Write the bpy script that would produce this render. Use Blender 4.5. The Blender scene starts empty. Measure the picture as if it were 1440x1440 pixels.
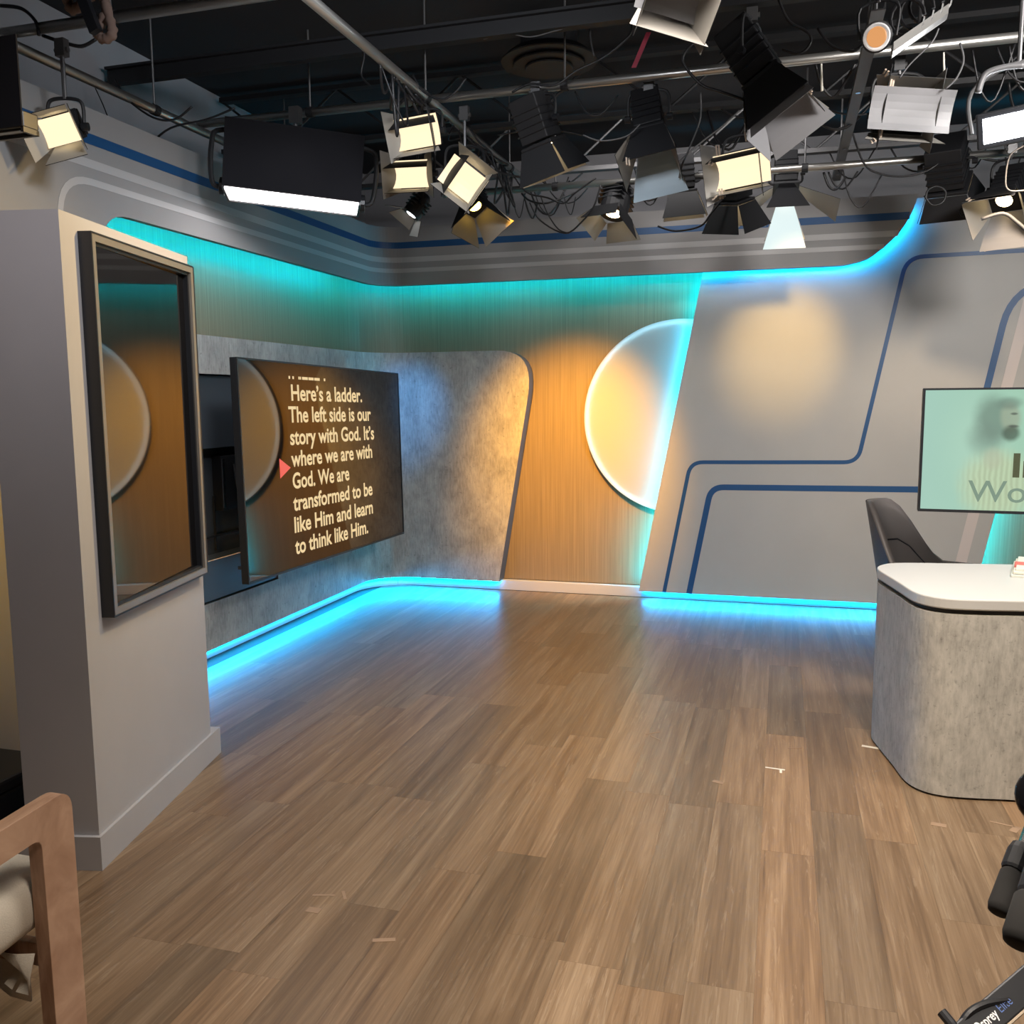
import bpy, bmesh, math, random
from math import sin, cos, pi, radians as rad
from mathutils import Vector as V, Matrix
from mathutils.geometry import tessellate_polygon
random.seed(7)
scene = bpy.context.scene
col = scene.collection

# ------------------------------------------------------------------ camera
FPX, PITCH, ROLL, YAW, CAMZ = 1284.3, 0.12219645, -0.00754918, 0.286518, 1.65
def _mul(a, b): return [[sum(a[i][k]*b[k][j] for k in range(3)) for j in range(3)] for i in range(3)]
_A = [[1, 0, 0], [0, 0, -1], [0, 1, 0]]
_P = [[1, 0, 0], [0, cos(PITCH), -sin(PITCH)], [0, sin(PITCH), cos(PITCH)]]
_Z = [[cos(ROLL), -sin(ROLL), 0], [sin(ROLL), cos(ROLL), 0], [0, 0, 1]]
_T = [[cos(YAW), sin(YAW), 0], [-sin(YAW), cos(YAW), 0], [0, 0, 1]]
RC = _mul(_Z, _mul(_P, _mul(_A, _T)))          # rows: right, down, forward in room axes
CAM = V((0, 0, CAMZ))
cd = bpy.data.cameras.new('camera'); cam = bpy.data.objects.new('camera', cd); col.objects.link(cam)
r0, r1, r2 = (V(r) for r in RC)
cam.matrix_world = Matrix(((r0.x, -r1.x, -r2.x, 0), (r0.y, -r1.y, -r2.y, 0), (r0.z, -r1.z, -r2.z, CAMZ), (0, 0, 0, 1)))
cd.sensor_width = 36; cd.lens = 36*FPX/1440; cd.clip_start = 0.02
scene.camera = cam
def ray(x, y): return r0*((x-720)/FPX) + r1*((y-720)/FPX) + r2
def atY(x, y, Y): d = ray(x, y); return CAM + d*(Y/d.y)       # survey helpers: where a sight line meets a real plane
def atX(x, y, X): d = ray(x, y); return CAM + d*(X/d.x)
def atZ(x, y, Z): d = ray(x, y); return CAM + d*((Z-CAMZ)/d.z)

# ------------------------------------------------------------------ world, exposure, big lights
w = bpy.data.worlds.new('world'); scene.world = w; w.use_nodes = True
w.node_tree.nodes['Background'].inputs[0].default_value = (0.55, 0.6, 0.75, 1)
w.node_tree.nodes['Background'].inputs[1].default_value = 0.02
vs = scene.view_settings
vs.view_transform = 'Standard'; vs.look = 'None'; vs.exposure = 0.0; vs.gamma = 1; vs.use_curve_mapping = False
def area(name, loc, target, sx, sy, power, color, spread=180):
    l = bpy.data.lights.new(name, 'AREA'); l.shape = 'RECTANGLE'; l.size = sx; l.size_y = sy
    l.energy = power; l.color = color; l.spread = rad(spread)
    o = bpy.data.objects.new(name, l); col.objects.link(o); o.location = loc
    o.rotation_euler = (V(target)-V(loc)).to_track_quat('-Z', 'Y').to_euler(); return o
def spot(name, loc, target, power, color, deg, blend=1.0, radius=0.06):
    l = bpy.data.lights.new(name, 'SPOT'); l.energy = power; l.color = color; l.spot_size = rad(deg)
    l.spot_blend = blend; l.shadow_soft_size = radius
    o = bpy.data.objects.new(name, l); col.objects.link(o); o.location = loc
    o.rotation_euler = (V(target)-V(loc)).to_track_quat('-Z', 'Y').to_euler(); return o
WARM = (1.0, 0.80, 0.58)
# studio soft lights on the grid, with added fills among them
area('softlight_mid', (0.1, 3.2, 3.28), (0.1, 3.4, 0), 1.3, .6, 58, (1, 0.90, 0.80), 130)
area('softlight_near', (0.3, 1.2, 3.28), (0.2, 1.6, 0), 1.3, .6, 36, (1, 0.88, 0.76), 95)
area('back_wall_fill', (1.9, 3.4, 3.25), (-.1, 7.4, 1.3), .9, .5, 75, (1, 0.95, 0.90), 130)  # unseen fill added to brighten the back wall
area('left_wall_fill', (-0.9, 2.7, 3.28), (-3.4, 6.0, 1.2), .6, .4, 26, (0.92, 0.95, 1.0), 120)  # added out of view to fill the left wall
area('softlight_column', (-1.9, 1.3, 3.2), (-2.35, 2.5, 2.0), .3, .3, 3.5, (1, 0.93, 0.97), 90)
# fixtures focused on the set, plus an added header fill
spot('amber_on_veneer', (-1.45, 5.35, 3.0), (-1.70, 7.6, 1.08), 1400, (1.0, 0.44, 0.015), 44)
spot('warm_on_disc', (-0.95, 5.45, 3.02), (-1.22, 7.55, 1.65), 30, (1.0, 0.80, 0.50), 38)
spot('warm_on_grey_panel', (0.22, 5.7, 3.0), (-0.02, 7.44, 2.03), 210, (1.0, 0.62, 0.20), 32)
spot('warm_on_column', (-0.75, 3.75, 3.05), (-2.4, 3.0, 2.1), 230, (1.0, 0.68, 0.28), 70)
spot('warm_on_left_flat', (-2.75, 2.0, 2.3), (-3.32, 3.15, 1.2), 260, (1.0, 0.60, 0.13), 50)
spot('warm_on_desk', (0.9, 1.9, 3.1), (0.9, 4.2, 0.45), 200, (1.0, 0.78, 0.5), 40)
spot('warm_on_floor', (-0.45, 3.3, 3.1), (-0.25, 3.0, 0.0), 45, (1.0, 0.70, 0.40), 70)
spot('white_on_desk_top', (1.6, 4.7, 3.1), (1.1, 4.6, 0.8), 10, (1.0, 0.95, 0.88), 64)
spot('blue_on_corner', (-2.35, 5.75, 2.75), (-3.15, 7.42, 1.55), 260, (0.0, 0.36, 1.0), 25)
area('header_fill', (-.7, 6.05, 3.5), (-.7, 7.34, 2.8), 1.6, .12, 8, (1, .95, .92), 140)  # no fixture here: fill put in to lift the header
spot('warm_behind_desk', (1.25, 5.4, 3.0), (1.05, 7.44, 1.1), 120, (1.0, 0.72, 0.44), 55)

# ------------------------------------------------------------------ materials
MATS = {}
def mat(name, color=(.5, .5, .5), rough=.6, metal=0, emit=None, strength=0, spec=.5, alpha=None):
    if name in MATS: return MATS[name]
    m = bpy.data.materials.new(name); m.use_nodes = True
    b = m.node_tree.nodes['Principled BSDF']
    b.inputs['Base Color'].default_value = (*color, 1); b.inputs['Roughness'].default_value = rough
    b.inputs['Metallic'].default_value = metal; b.inputs['Specular IOR Level'].default_value = spec
    if emit: b.inputs['Emission Color'].default_value = (*emit, 1); b.inputs['Emission Strength'].default_value = strength
    MATS[name] = m; return m
def N(m, t, **kw):
    n = m.node_tree.nodes.new(t)
    for k, v in kw.items(): setattr(n, k, v)
    return n
def L(m, a, b): m.node_tree.links.new(a, b)
def math_n(m, op, a, b=None, c=None, clamp=False):
    n = N(m, 'ShaderNodeMath', operation=op, use_clamp=clamp)
    for i, x in enumerate((a, b, c)):
        if x is None: continue
        if isinstance(x, (int, float)): n.inputs[i].default_value = x
        else: L(m, x, n.inputs[i])
    return n.outputs[0]
def ramp(m, fac, stops):
    r = N(m, 'ShaderNodeValToRGB'); e = r.color_ramp.elements
    while len(e) < len(stops): e.new(.5)
    for k, (p, c) in enumerate(stops): e[k].position = p; e[k].color = (*c, 1)
    L(m, fac, r.inputs[0]); return r.outputs[0]
def mixc(m, fac, a, b, mode='MIX'):
    n = N(m, 'ShaderNodeMix', data_type='RGBA', blend_type=mode)
    for s, x in ((n.inputs[0], fac), (n.inputs[6], a), (n.inputs[7], b)):
        if isinstance(x, (int, float)): s.default_value = x
        elif isinstance(x, tuple): s.default_value = (*x, 1)
        else: L(m, x, s)
    return n.outputs[2]
def noise(m, vec, scale, detail=3, rough=.5, dist=0):
    n = N(m, 'ShaderNodeTexNoise'); n.inputs['Scale'].default_value = scale; n.inputs['Detail'].default_value = detail
    n.inputs['Roughness'].default_value = rough; n.inputs['Distortion'].default_value = dist
    L(m, vec, n.inputs['Vector']); return n.outputs[0]
def scaled(m, vec, s):
    n = N(m, 'ShaderNodeVectorMath', operation='MULTIPLY'); L(m, vec, n.inputs[0]); n.inputs[1].default_value = s; return n.outputs[0]
def bump(m, h, strength, dist=.002):
    b = N(m, 'ShaderNodeBump'); b.inputs['Strength'].default_value = strength; b.inputs['Distance'].default_value = dist
    L(m, h, b.inputs['Height']); L(m, b.outputs[0], m.node_tree.nodes['Principled BSDF'].inputs['Normal'])
def bsdf(m): return m.node_tree.nodes['Principled BSDF']

def wall_coord(m):   # (x+y, 0, z): runs along either set wall
    g = N(m, 'ShaderNodeNewGeometry'); s = N(m, 'ShaderNodeSeparateXYZ'); L(m, g.outputs['Position'], s.inputs[0])
    c = N(m, 'ShaderNodeCombineXYZ'); L(m, math_n(m, 'ADD', s.outputs[0], s.outputs[1]), c.inputs[0]); L(m, s.outputs[2], c.inputs[2])
    return c.outputs[0]
# wood veneer with fine vertical figure
m = mat('wood_veneer', rough=.5)
wc = wall_coord(m)
n1 = noise(m, scaled(m, wc, (70, 1, .9)), 1, 3, .6); n2 = noise(m, scaled(m, wc, (260, 1, 2.0)), 1, 2, .5)
f = math_n(m, 'ADD', math_n(m, 'MULTIPLY', n1, .55), math_n(m, 'MULTIPLY', n2, .45))
L(m, ramp(m, f, [(.3, (.15, .108, .062)), (.5, (.21, .155, .090)), (.7, (.27, .205, .122))]), bsdf(m).inputs['Base Color'])
bump(m, f, .15)
# cast-concrete laminate
m = mat('concrete', rough=.55)
wc = wall_coord(m)
n1 = noise(m, scaled(m, wc, (5, 1, 3.2)), 1, 8, .68, .4); n2 = noise(m, scaled(m, wc, (60, 1, 14)), 1, 4, .6)
n3 = noise(m, scaled(m, wc, (30, 1, 30)), 1, 3, .7)
f = math_n(m, 'ADD', math_n(m, 'MULTIPLY', n1, .6), math_n(m, 'MULTIPLY', n2, .4))
c1 = ramp(m, f, [(.3, (.15, .148, .143)), (.48, (.30, .295, .285)), (.66, (.44, .43, .41))])
sp = ramp(m, n3, [(.30, (.35, .35, .35)), (.40, (1, 1, 1))])
L(m, mixc(m, .6, c1, sp, 'MULTIPLY'), bsdf(m).inputs['Base Color']); bump(m, f, .1)
# the desk front is the same laminate seen round a curve: 3-D coordinates
m = mat('concrete_desk', rough=.55)
g = N(m, 'ShaderNodeNewGeometry')
n1 = noise(m, scaled(m, g.outputs['Position'], (8, 8, 5.5)), 1, 8, .72, .4); n2 = noise(m, scaled(m, g.outputs['Position'], (70, 70, 16)), 1, 4, .6)
n3 = noise(m, scaled(m, g.outputs['Position'], (60, 60, 50)), 1, 3, .7)
f = math_n(m, 'ADD', math_n(m, 'MULTIPLY', n1, .6), math_n(m, 'MULTIPLY', n2, .4))
c1 = ramp(m, f, [(.3, (.23, .225, .21)), (.48, (.41, .40, .375)), (.66, (.56, .545, .51))])
sp = ramp(m, n3, [(.30, (.4, .4, .4)), (.40, (1, 1, 1))])
L(m, mixc(m, .5, c1, sp, 'MULTIPLY'), bsdf(m).inputs['Base Color'])
# painted set flats
def painted(name, c, rough=.55):
    m = mat(name, c, rough); g = N(m, 'ShaderNodeNewGeometry')
    f = noise(m, g.outputs['Position'], 2.5, 4, .6)
    L(m, mixc(m, f, tuple(x*.93 for x in c), tuple(min(1, x*1.07) for x in c)), bsdf(m).inputs['Base Color'])
    bump(m, noise(m, g.outputs['Position'], 400, 2), .04, .001); return m
painted('grey_paint', (.40, .395, .385)); painted('header_paint', (.28, .276, .278), .7); painted('column_paint', (.42, .41, .415))
painted('baseboard_white', (.46, .46, .47)); painted('studio_wall', (.30, .30, .32), .8); painted('ceiling_black', (.016, .017, .021), .85)
mat('stripe_blue', (.012, .072, .20), .45); mat('stripe_light', (.44, .435, .44), .5); mat('stripe_pink', (.56, .50, .48), .5)
mat('frame_metal', (.30, .27, .23), .38, .55)
mat('panel_edge', (.055, .06, .07), .45)
# vinyl plank floor: grain runs along the plank, tone differs per plank
m = mat('vinyl_plank', rough=.42)
g = N(m, 'ShaderNodeNewGeometry'); oi = N(m, 'ShaderNodeObjectInfo')
off = N(m, 'ShaderNodeVectorMath', operation='SCALE'); off.inputs[0].default_value = (13, 29, 7); L(m, oi.outputs['Random'], off.inputs['Scale'])
ad = N(m, 'ShaderNodeVectorMath', operation='ADD'); L(m, g.outputs['Position'], ad.inputs[0]); L(m, off.outputs[0], ad.inputs[1])
n1 = noise(m, scaled(m, ad.outputs[0], (15, .75, 1)), 1, 5, .60, .9); n2 = noise(m, scaled(m, ad.outputs[0], (120, 2.6, 1)), 1, 3, .6, .3)
n3 = noise(m, scaled(m, ad.outputs[0], (42, 2.6, 1)), 1, 4, .7, 1.8)
f = math_n(m, 'ADD', math_n(m, 'MULTIPLY', n1, .62), math_n(m, 'MULTIPLY', n2, .38))
c1 = ramp(m, f, [(.30, (.100, .060, .034)), (.48, (.188, .120, .068)), (.68, (.300, .206, .126))])
vein = ramp(m, n3, [(.0, (0, 0, 0)), (.58, (0, 0, 0)), (.64, (1, 1, 1))])
c2 = mixc(m, math_n(m, 'MULTIPLY', vein, .20), c1, (.46, .36, .25))
L(m, mixc(m, 1.0, c2, oi.outputs['Color'], 'MULTIPLY'), bsdf(m).inputs['Base Color'])
L(m, math_n(m, 'ADD', .27, math_n(m, 'MULTIPLY', n2, .16)), bsdf(m).inputs['Roughness']); bump(m, f, .06, .001)
mat('subfloor', (.05, .035, .025), .8)
mat('black_metal', (.010, .0105, .013), .6); mat('black_gloss', (.008, .008, .010), .12); mat('black_satin', (.012, .013, .016), .4)
mat('galvanised', (.48, .47, .45), .32, .9); mat('steel_dark', (.14, .14, .145), .45, .7); mat('chrome', (.75, .75, .76), .15, 1)
mat('flap_black', (.007, .007, .010), .85, 0, None, 0, .25); mat('cable_black', (.010, .010, .012), .45); mat('cable_grey', (.09, .09, .095), .5); mat('strap_red', (.30, .02, .05), .6)
mat('rope_brown', (.16, .105, .085), .9); mat('screen_glass', (.004, .004, .005), .03, 0, None, 0, 1.0)
mat('door_inner', (.32, .305, .28), .6); mat('gel_frost', (.26, .26, .275), .5); mat('gel_blue', (.45, .58, .68), .45)
mat('wood_pin', (.62, .50, .40), .7); mat('desk_white', (.52, .52, .515), .38); mat('reveal_dark', (.03, .025, .022), .6)
mat('leather_grey', (.20, .18, .175), .42); mat('leather_dark', (.035, .037, .045), .4)
mat('foam_black', (.012, .011, .010), .95); mat('tape_white', (.72, .68, .60), .6); mat('tape_tan', (.30, .205, .135), .6)
mat('paper_cover', (.60, .62, .56), .6); mat('book_red', (.55, .14, .12), .6); mat('niche_laminate', (.065, .078, .092), .45)
mat('niche_dark', (.012, .013, .016), .6); mat('par_white', (.72, .75, .80), .4)
def emitter(name, c, s):
    m = mat(name, (0, 0, 0), .5, 0, c, s); return m
emitter('led_cyan', (0.0, .42, 1.0), 125); emitter('led_teal', (0.0, .64, .95), 115); emitter('led_edge', (0.0, .62, 1.0), 130)
emitter('led_ring', (.40, .80, 1.0), 13); emitter('lamp_warm', (1, .76, .42), 14); emitter('gel_lit', (1, .80, .52), 1.25)  # gel_lit: lamp light through the sheet is put in as its own glow
emitter('lamp_white', (.92, .95, 1), 12); emitter('panel_lit', (1, .93, .92), 9); emitter('lamp_amber', (1, .62, .12), 10)
emitter('cob_orange', (1, .45, .16), .75); emitter('text_cream', (1, .74, .38), .84); emitter('arrow_red', (.95, .13, .09), .9)
emitter('panel_dim', (1, .93, .92), 3); emitter('gel_lit_cool', (.80, .95, .95), .95)  # gel_lit_cool: glow stands in for lamp light shining through the gel
m = mat('disc_acrylic', (.50, .50, .49), .45)          # frosted acrylic, lets the ring of leds glow through near its edge
tr = N(m, 'ShaderNodeBsdfTranslucent'); tr.inputs[0].default_value = (.8, .82, .82, 1); mx = N(m, 'ShaderNodeMixShader'); mx.inputs[0].default_value = .4
L(m, bsdf(m).outputs[0], mx.inputs[1]); L(m, tr.outputs[0], mx.inputs[2]); L(m, mx.outputs[0], m.node_tree.nodes['Material Output'].inputs[0])
# armchair oak and fabric
m = mat('chair_oak', rough=.5); t = N(m, 'ShaderNodeTexCoord')
f = noise(m, scaled(m, t.outputs['Object'], (40, 8, 8)), 1, 4, .6, .5)
L(m, ramp(m, f, [(.3, (.33, .185, .115)), (.7, (.52, .33, .22))]), bsdf(m).inputs['Base Color'])
m = mat('cream_fabric', rough=.9); t = N(m, 'ShaderNodeTexCoord')
f = noise(m, t.outputs['Object'], 260, 3, .6); f2 = noise(m, t.outputs['Object'], 6, 3, .6)
L(m, mixc(m, math_n(m, 'MULTIPLY', f, .6), (.66, .60, .50), (.40, .35, .28)), bsdf(m).inputs['Base Color'])
bump(m, math_n(m, 'ADD', math_n(m, 'MULTIPLY', f, .3), f2), .35, .01)

# ------------------------------------------------------------------ mesh helpers
def wloc(o):
    p = V((0, 0, 0))
    while o is not None: p = p + V(o.location); o = o.parent
    return p
class MB:
    def __init__(s): s.v = []; s.f = []; s.mi = []
    def add(s, vs, fs, mi=0):
        b = len(s.v); s.v += [V(p) for p in vs]; s.f += [tuple(b+i for i in f) for f in fs]; s.mi += [mi]*len(fs); return s
    def box(s, c, d, M=None, mi=0):
        c = V(c); h = V(d)/2; vs = []
        for z in (-1, 1):
            for x, y in ((-1, -1), (1, -1), (1, 1), (-1, 1)): vs.append(V((x*h.x, y*h.y, z*h.z)))
        if M is not None: vs = [M @ p for p in vs]
        return s.add([c+p for p in vs], [(3, 2, 1, 0), (4, 5, 6, 7), (0, 1, 5, 4), (1, 2, 6, 5), (2, 3, 7, 6), (3, 0, 4, 7)], mi)
    def prism(s, poly, z0, z1, mi=0):
        n = len(poly); vs = [V((*p, z0)) for p in poly]+[V((*p, z1)) for p in poly]
        return s.add(vs, [tuple(range(n-1, -1, -1)), tuple(range(n, 2*n))]+[(i, (i+1) % n, n+(i+1) % n, n+i) for i in range(n)], mi)
    def loft(s, rings, cap=True, closed=True, mi=0):
        n = len(rings[0]); vs = [p for r in rings for p in r]; fs = []
        for k in range(len(rings)-1):
            for i in range(n if closed else n-1):
                j = (i+1) % n; fs.append((k*n+i, k*n+j, (k+1)*n+j, (k+1)*n+i))
        if cap: fs += [tuple(range(n-1, -1, -1)), tuple(range((len(rings)-1)*n, len(rings)*n))]
        return s.add(vs, fs, mi)
    def tube(s, pts, r, n=8, mi=0, cap=True):
        pts = [V(p) for p in pts]; rings = []; up = None
        for i, p in enumerate(pts):
            t = (pts[min(i+1, len(pts)-1)]-pts[max(i-1, 0)]).normalized()
            if up is None: up = t.orthogonal().normalized()
            a = (up-t*up.dot(t))
            a = a.normalized() if a.length > 1e-6 else t.orthogonal().normalized()
            up = a; b = t.cross(a); rr = r[i] if isinstance(r, (list, tuple)) else r
            rings.append([p+a*(rr*cos(2*pi*k/n))+b*(rr*sin(2*pi*k/n)) for k in range(n)])
        return s.loft(rings, cap, True, mi)
    def lathe(s, c, axis, prof, n=24, mi=0, cap=True):   # prof: (distance along axis, radius)
        ax = V(axis).normalized(); a = ax.orthogonal().normalized(); b = ax.cross(a); c = V(c)
        return s.loft([[c+ax*h+(a*cos(2*pi*k/n)+b*sin(2*pi*k/n))*r for k in range(n)] for h, r in prof], cap, True, mi)
    def build(s, name, mats, parent=None, smooth=False, bevel=0, origin=None, seg=2):
        base = wloc(parent) if parent is not None else V(origin or (0, 0, 0))
        me = bpy.data.meshes.new(name)
        me.from_pydata([p-base for p in s.v], [], s.f)
        for mm in ([mats] if isinstance(mats, str) else mats): me.materials.append(MATS[mm])
        for p, i in zip(me.polygons, s.mi): p.material_index = i; p.use_smooth = smooth
        bm = bmesh.new(); bm.from_mesh(me); bmesh.ops.recalc_face_normals(bm, faces=bm.faces); bm.to_mesh(me); bm.free()
        o = bpy.data.objects.new(name, me); col.objects.link(o)
        if parent is not None: o.parent = parent
        else: o.location = base
        if bevel:
            md = o.modifiers.new('bevel', 'BEVEL'); md.width = bevel; md.segments = seg; md.limit_method = 'ANGLE'; md.angle_limit = rad(40)
        if smooth:
            try: me.shade_auto_smooth  # noqa
            except Exception: pass
        return o
def tag(o, label, cat, group=None, kind=None):
    if label: o['label'] = label
    if cat: o['category'] = cat
    if group: o['group'] = group
    if kind: o['kind'] = kind
    return o
def thing(name, loc, label, cat, group=None):
    o = bpy.data.objects.new(name, None); col.objects.link(o); o.location = loc; o.empty_display_size = .1
    return tag(o, label, cat, group)
def struct(o): o['kind'] = 'structure'; return o
def smooth_pts(pts, n=8, closed=False):     # Catmull-Rom through points
    P = [V(p) for p in pts]; out = []; m = len(P)
    for i in range(m if closed else m-1):
        if closed: a, b, c, d = P[(i-1) % m], P[i], P[(i+1) % m], P[(i+2) % m]
        else: a, b, c, d = P[max(i-1, 0)], P[i], P[i+1], P[min(i+2, m-1)]
        for k in range(n):
            t = k/n
            out.append(.5*((2*b)+(c-a)*t+(2*a-5*b+4*c-d)*t*t+(3*b-a-3*c+d)*t**3))
    if not closed: out.append(P[-1])
    return out
def fillet(pts, r, n=6, closed=False):      # round the corners of a 2-D polyline
    P = [V(p) for p in pts]; out = []; m = len(P)
    for i, p in enumerate(P):
        if not closed and i in (0, m-1): out.append(p); continue
        a, b = P[(i-1) % m], P[(i+1) % m]; rr = r[i] if isinstance(r, (list, tuple)) else r
        if rr == 0: out.append(p); continue
        u, v2 = (a-p), (b-p); d = min(rr, u.length*.49, v2.length*.49)
        q0, q1 = p+u.normalized()*d, p+v2.normalized()*d
        for k in range(n+1):
            t = k/n; out.append(q0*(1-t)**2+p*(2*t*(1-t))+q1*t*t)
    return out

# ------------------------------------------------------------------ the set walls: one profile that turns the corner
PX, PY, PR = 3.44, 7.44, 0.35            # face of the concrete panel: x = -PX, y = PY, corner radius
UA = PR*pi/2
def uX(X): return X+PX-PR+UA             # path length of a point on the back run
def uY(Y): return Y-(PY-PR)              # ... on the left run
def pmap(u, d, z):                       # d: depth behind the concrete face
    if u < 0: return V((-PX-d, PY-PR+u, z))
    if u > UA: return V((-PX+PR+u-UA, PY+d, z))
    a = u/PR; return V((-PX+PR-(PR+d)*cos(a), PY-PR+(PR+d)*sin(a), z))
def flat(name, outline, d0, d1, mats, parent=None, holes=(), origin=(0, 0, 0), bevel=0):
    loops = [[V((p[0], p[1], 0)) for p in outline]]+[[V((p[0], p[1], 0)) for p in h] for h in holes]
    tris = tessellate_polygon(loops); vs = [p for l in loops for p in l]
    bm = bmesh.new(); bv = [bm.verts.new(p) for p in vs]
    for t in tris:
        try: bm.faces.new([bv[i] for i in t])
        except ValueError: pass
    for k in range(0, 13):
        uu = UA*k/12
        bmesh.ops.bisect_plane(bm, geom=bm.verts[:]+bm.edges[:]+bm.faces[:], plane_co=(uu, 0, 0), plane_no=(1, 0, 0), dist=1e-5)
    bm.verts.ensure_lookup_table(); bm.verts.index_update()
    mb = MB(); n = len(bm.verts)
    vv = [pmap(v.co.x, d0, v.co.y) for v in bm.verts]+[pmap(v.co.x, d1, v.co.y) for v in bm.verts]
    ff = [tuple(v.index for v in f.verts) for f in bm.faces]
    mb.add(vv, ff+[tuple(n+i for i in reversed(f)) for f in ff], 0)
    side = [(e.verts[0].index, e.verts[1].index) for e in bm.edges if len(e.link_faces) == 1]
    for a, b in side: mb.f.append((a, b, n+b, n+a)); mb.mi.append(1 if not isinstance(mats, str) and len(mats) > 1 else 0)
    bm.free()
    return mb.build(name, mats, parent, origin=origin, bevel=bevel)
def densify(pts, step=.04):
    out = []
    for a, b in zip(pts[:-1], pts[1:]):
        a, b = V(a), V(b); inside = not (max(a.x, b.x) < -.01 or min(a.x, b.x) > UA+.01)
        k = max(1, int((b-a).length/step)) if inside else 1
        out += [a+(b-a)*(i/k) for i in range(k)]
    out.append(V(pts[-1])); return out
def ribbon(name, pts, width, d, material, parent, thick=.0015):
    P = densify([(V(p)) for p in pts]); mb = MB(); rows = []
    for i, p in enumerate(P):
        t = (P[min(i+1, len(P)-1)]-P[max(i-1, 0)]).normalized(); nrm = V((-t.y, t.x))
        if 0 < i < len(P)-1:
            t0 = (P[i]-P[i-1]).normalized(); k = max(.5, abs(t.dot(t0)))
        else: k = 1
        a, b = p+nrm*(width/2/k), p-nrm*(width/2/k)
        rows.append([pmap(a.x, d, a.y), pmap(b.x, d, b.y), pmap(b.x, d-thick, b.y), pmap(a.x, d-thick, a.y)])
    mb.loft(rows); return mb.build(name, material, parent)

# --- studio shell
struct(MB().box((0.6, 2.6, -.054), (9.4, 11.6, .10)).build('floor', 'subfloor'))
floor = bpy.data.objects['floor']
struct(MB().box((0.6, 2.6, 3.80), (9.4, 11.6, .10)).build('ceiling', 'ceiling_black'))
struct(MB().box((-3.85, 2.6, 1.85), (.10, 11.6, 3.8)).build('wall_left', 'studio_wall'))
struct(MB().box((0.6, 8.15, 1.85), (9.4, .10, 3.8)).build('wall_back', 'studio_wall'))
struct(MB().box((5.0, 2.6, 1.85), (.10, 11.6, 3.8)).build('wall_right', 'studio_wall'))
struct(MB().box((0.6, -3.1, 1.85), (9.4, .10, 3.8)).build('wall_front', 'studio_wall'))

# --- vinyl planks, each its own piece of the floor
PW, PL = .187, 1.22
known = {0: 3.309, 1: 3.70, -2: 3.616, -5: 3.04, -4: 3.77, -3: 2.462, -1: 2.46, -8: 3.373}
tone_known = {(0, 0): 1.12, (0, -1): 1.18, (-5, -1): .74, (-4, -1): .80, (-3, -1): 1.22, (1, -1): .88, (-1, -1): .95, (-8, 0): .72}
pm = {}
def plank_mesh(ln):
    k = round(ln, 2)
    if k not in pm:
        b = MB().box((0, ln/2, -.002), (PW-.0004, ln-.0004, .004)); me = bpy.data.meshes.new('plank')
        me.from_pydata([tuple(p) for p in b.v], [], b.f); me.materials.append(MATS['vinyl_plank']); pm[k] = me
    return pm[k]
Y0, Y1 = .55, 7.50
for row in range(-18, 15):
    x = -.03+PW*row+PW/2
    if x < -3.40 or x > 2.65: continue
    y = known.get(row, random.random()*PL); end0 = y
    while y > Y0: y -= PL
    while y < Y1:
        a, b = max(y, Y0), min(y+PL, Y1)
        if b-a > .02:
            o = bpy.data.objects.new('plank', plank_mesh(b-a)); col.objects.link(o); o.parent = floor; o.location = (x, a, 0)
            idx = round((y-end0)/PL); t = tone_known.get((row, idx), random.choice((.80, .88, .93, .97, 1.0, 1.03, 1.1)))
            wv = random.uniform(-.05, .05); o.color = (t*(1+wv), t, t*(1-wv), 1)
        y += PL

# --- wood veneer behind everything (the set's own walls)
ZT = 3.06
veneer = flat('trim_1', [(uY(3.9), .085), (uX(2.9), .085), (uX(2.9), ZT), (uY(3.9), ZT)], .16, .18, 'wood_veneer'); struct(veneer)
bb = flat('baseboard_back', [(uX(-3.25), 0), (uX(2.9), 0), (uX(2.9), .082), (uX(-3.25), .082)], .085, .15, 'baseboard_white'); struct(bb); 
bb = flat('baseboard_left', [(uY(4.0), 0), (uX(-3.25)-.002, 0), (uX(-3.25)-.002, .082), (uY(4.0), .082)], .085, .15, 'baseboard_white'); struct(bb)

# --- concrete panel
cr = [(uX(-2.315), .085), (uX(-2.048), 1.66), (uX(-2.02), 2.062), (uX(-2.306), 2.062)]
arc = [V((uX(-2.048), 1.66))*(1-t)**3+V((uX(-2.0), 1.94))*3*t*(1-t)**2+V((uX(-2.08), 2.062))*3*t*t*(1-t)+V((uX(-2.32), 2.062))*t**3 for t in [k/10 for k in range(11)]]
NY0, NY1, NZ0, NZ1 = 4.45, 5.72, .385, 1.825
conc = flat('concrete_panel', [(uY(4.1), .085), cr[0]]+[tuple(p) for p in arc]+[(uY(4.1), 2.062)], 0, .15, ['concrete', 'panel_edge'],
            holes=[[(uY(NY0), NZ0), (uY(NY0), NZ1), (uY(NY1), NZ1), (uY(NY1), NZ0)]])
tag(conc, 'grey concrete-look wall panel wrapping the corner behind the big television', 'wall panel')
nb = MB()
xb = -PX-.142
nb.box((xb, (NY0+NY1)/2, (NZ0+NZ1)/2), (.012, NY1-NY0-.004, NZ1-NZ0-.004)); nb.build('niche_back', 'niche_laminate', conc)
MB().box((-PX-.09, (NY0+NY1)/2, 1.59), (.09, NY1-NY0-.004, .466)).build('niche_upper_board', 'niche_laminate', conc, bevel=.003)
MB().box((-PX-.042, 5.41, 1.60), (.012, .045, .22)).build('handle_slot', 'niche_dark', conc)
MB().box((-PX-.10, 5.38, 1.12), (.07, .40, .36)).build('recessed_wire_box', 'niche_dark', conc, bevel=.004)
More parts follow.
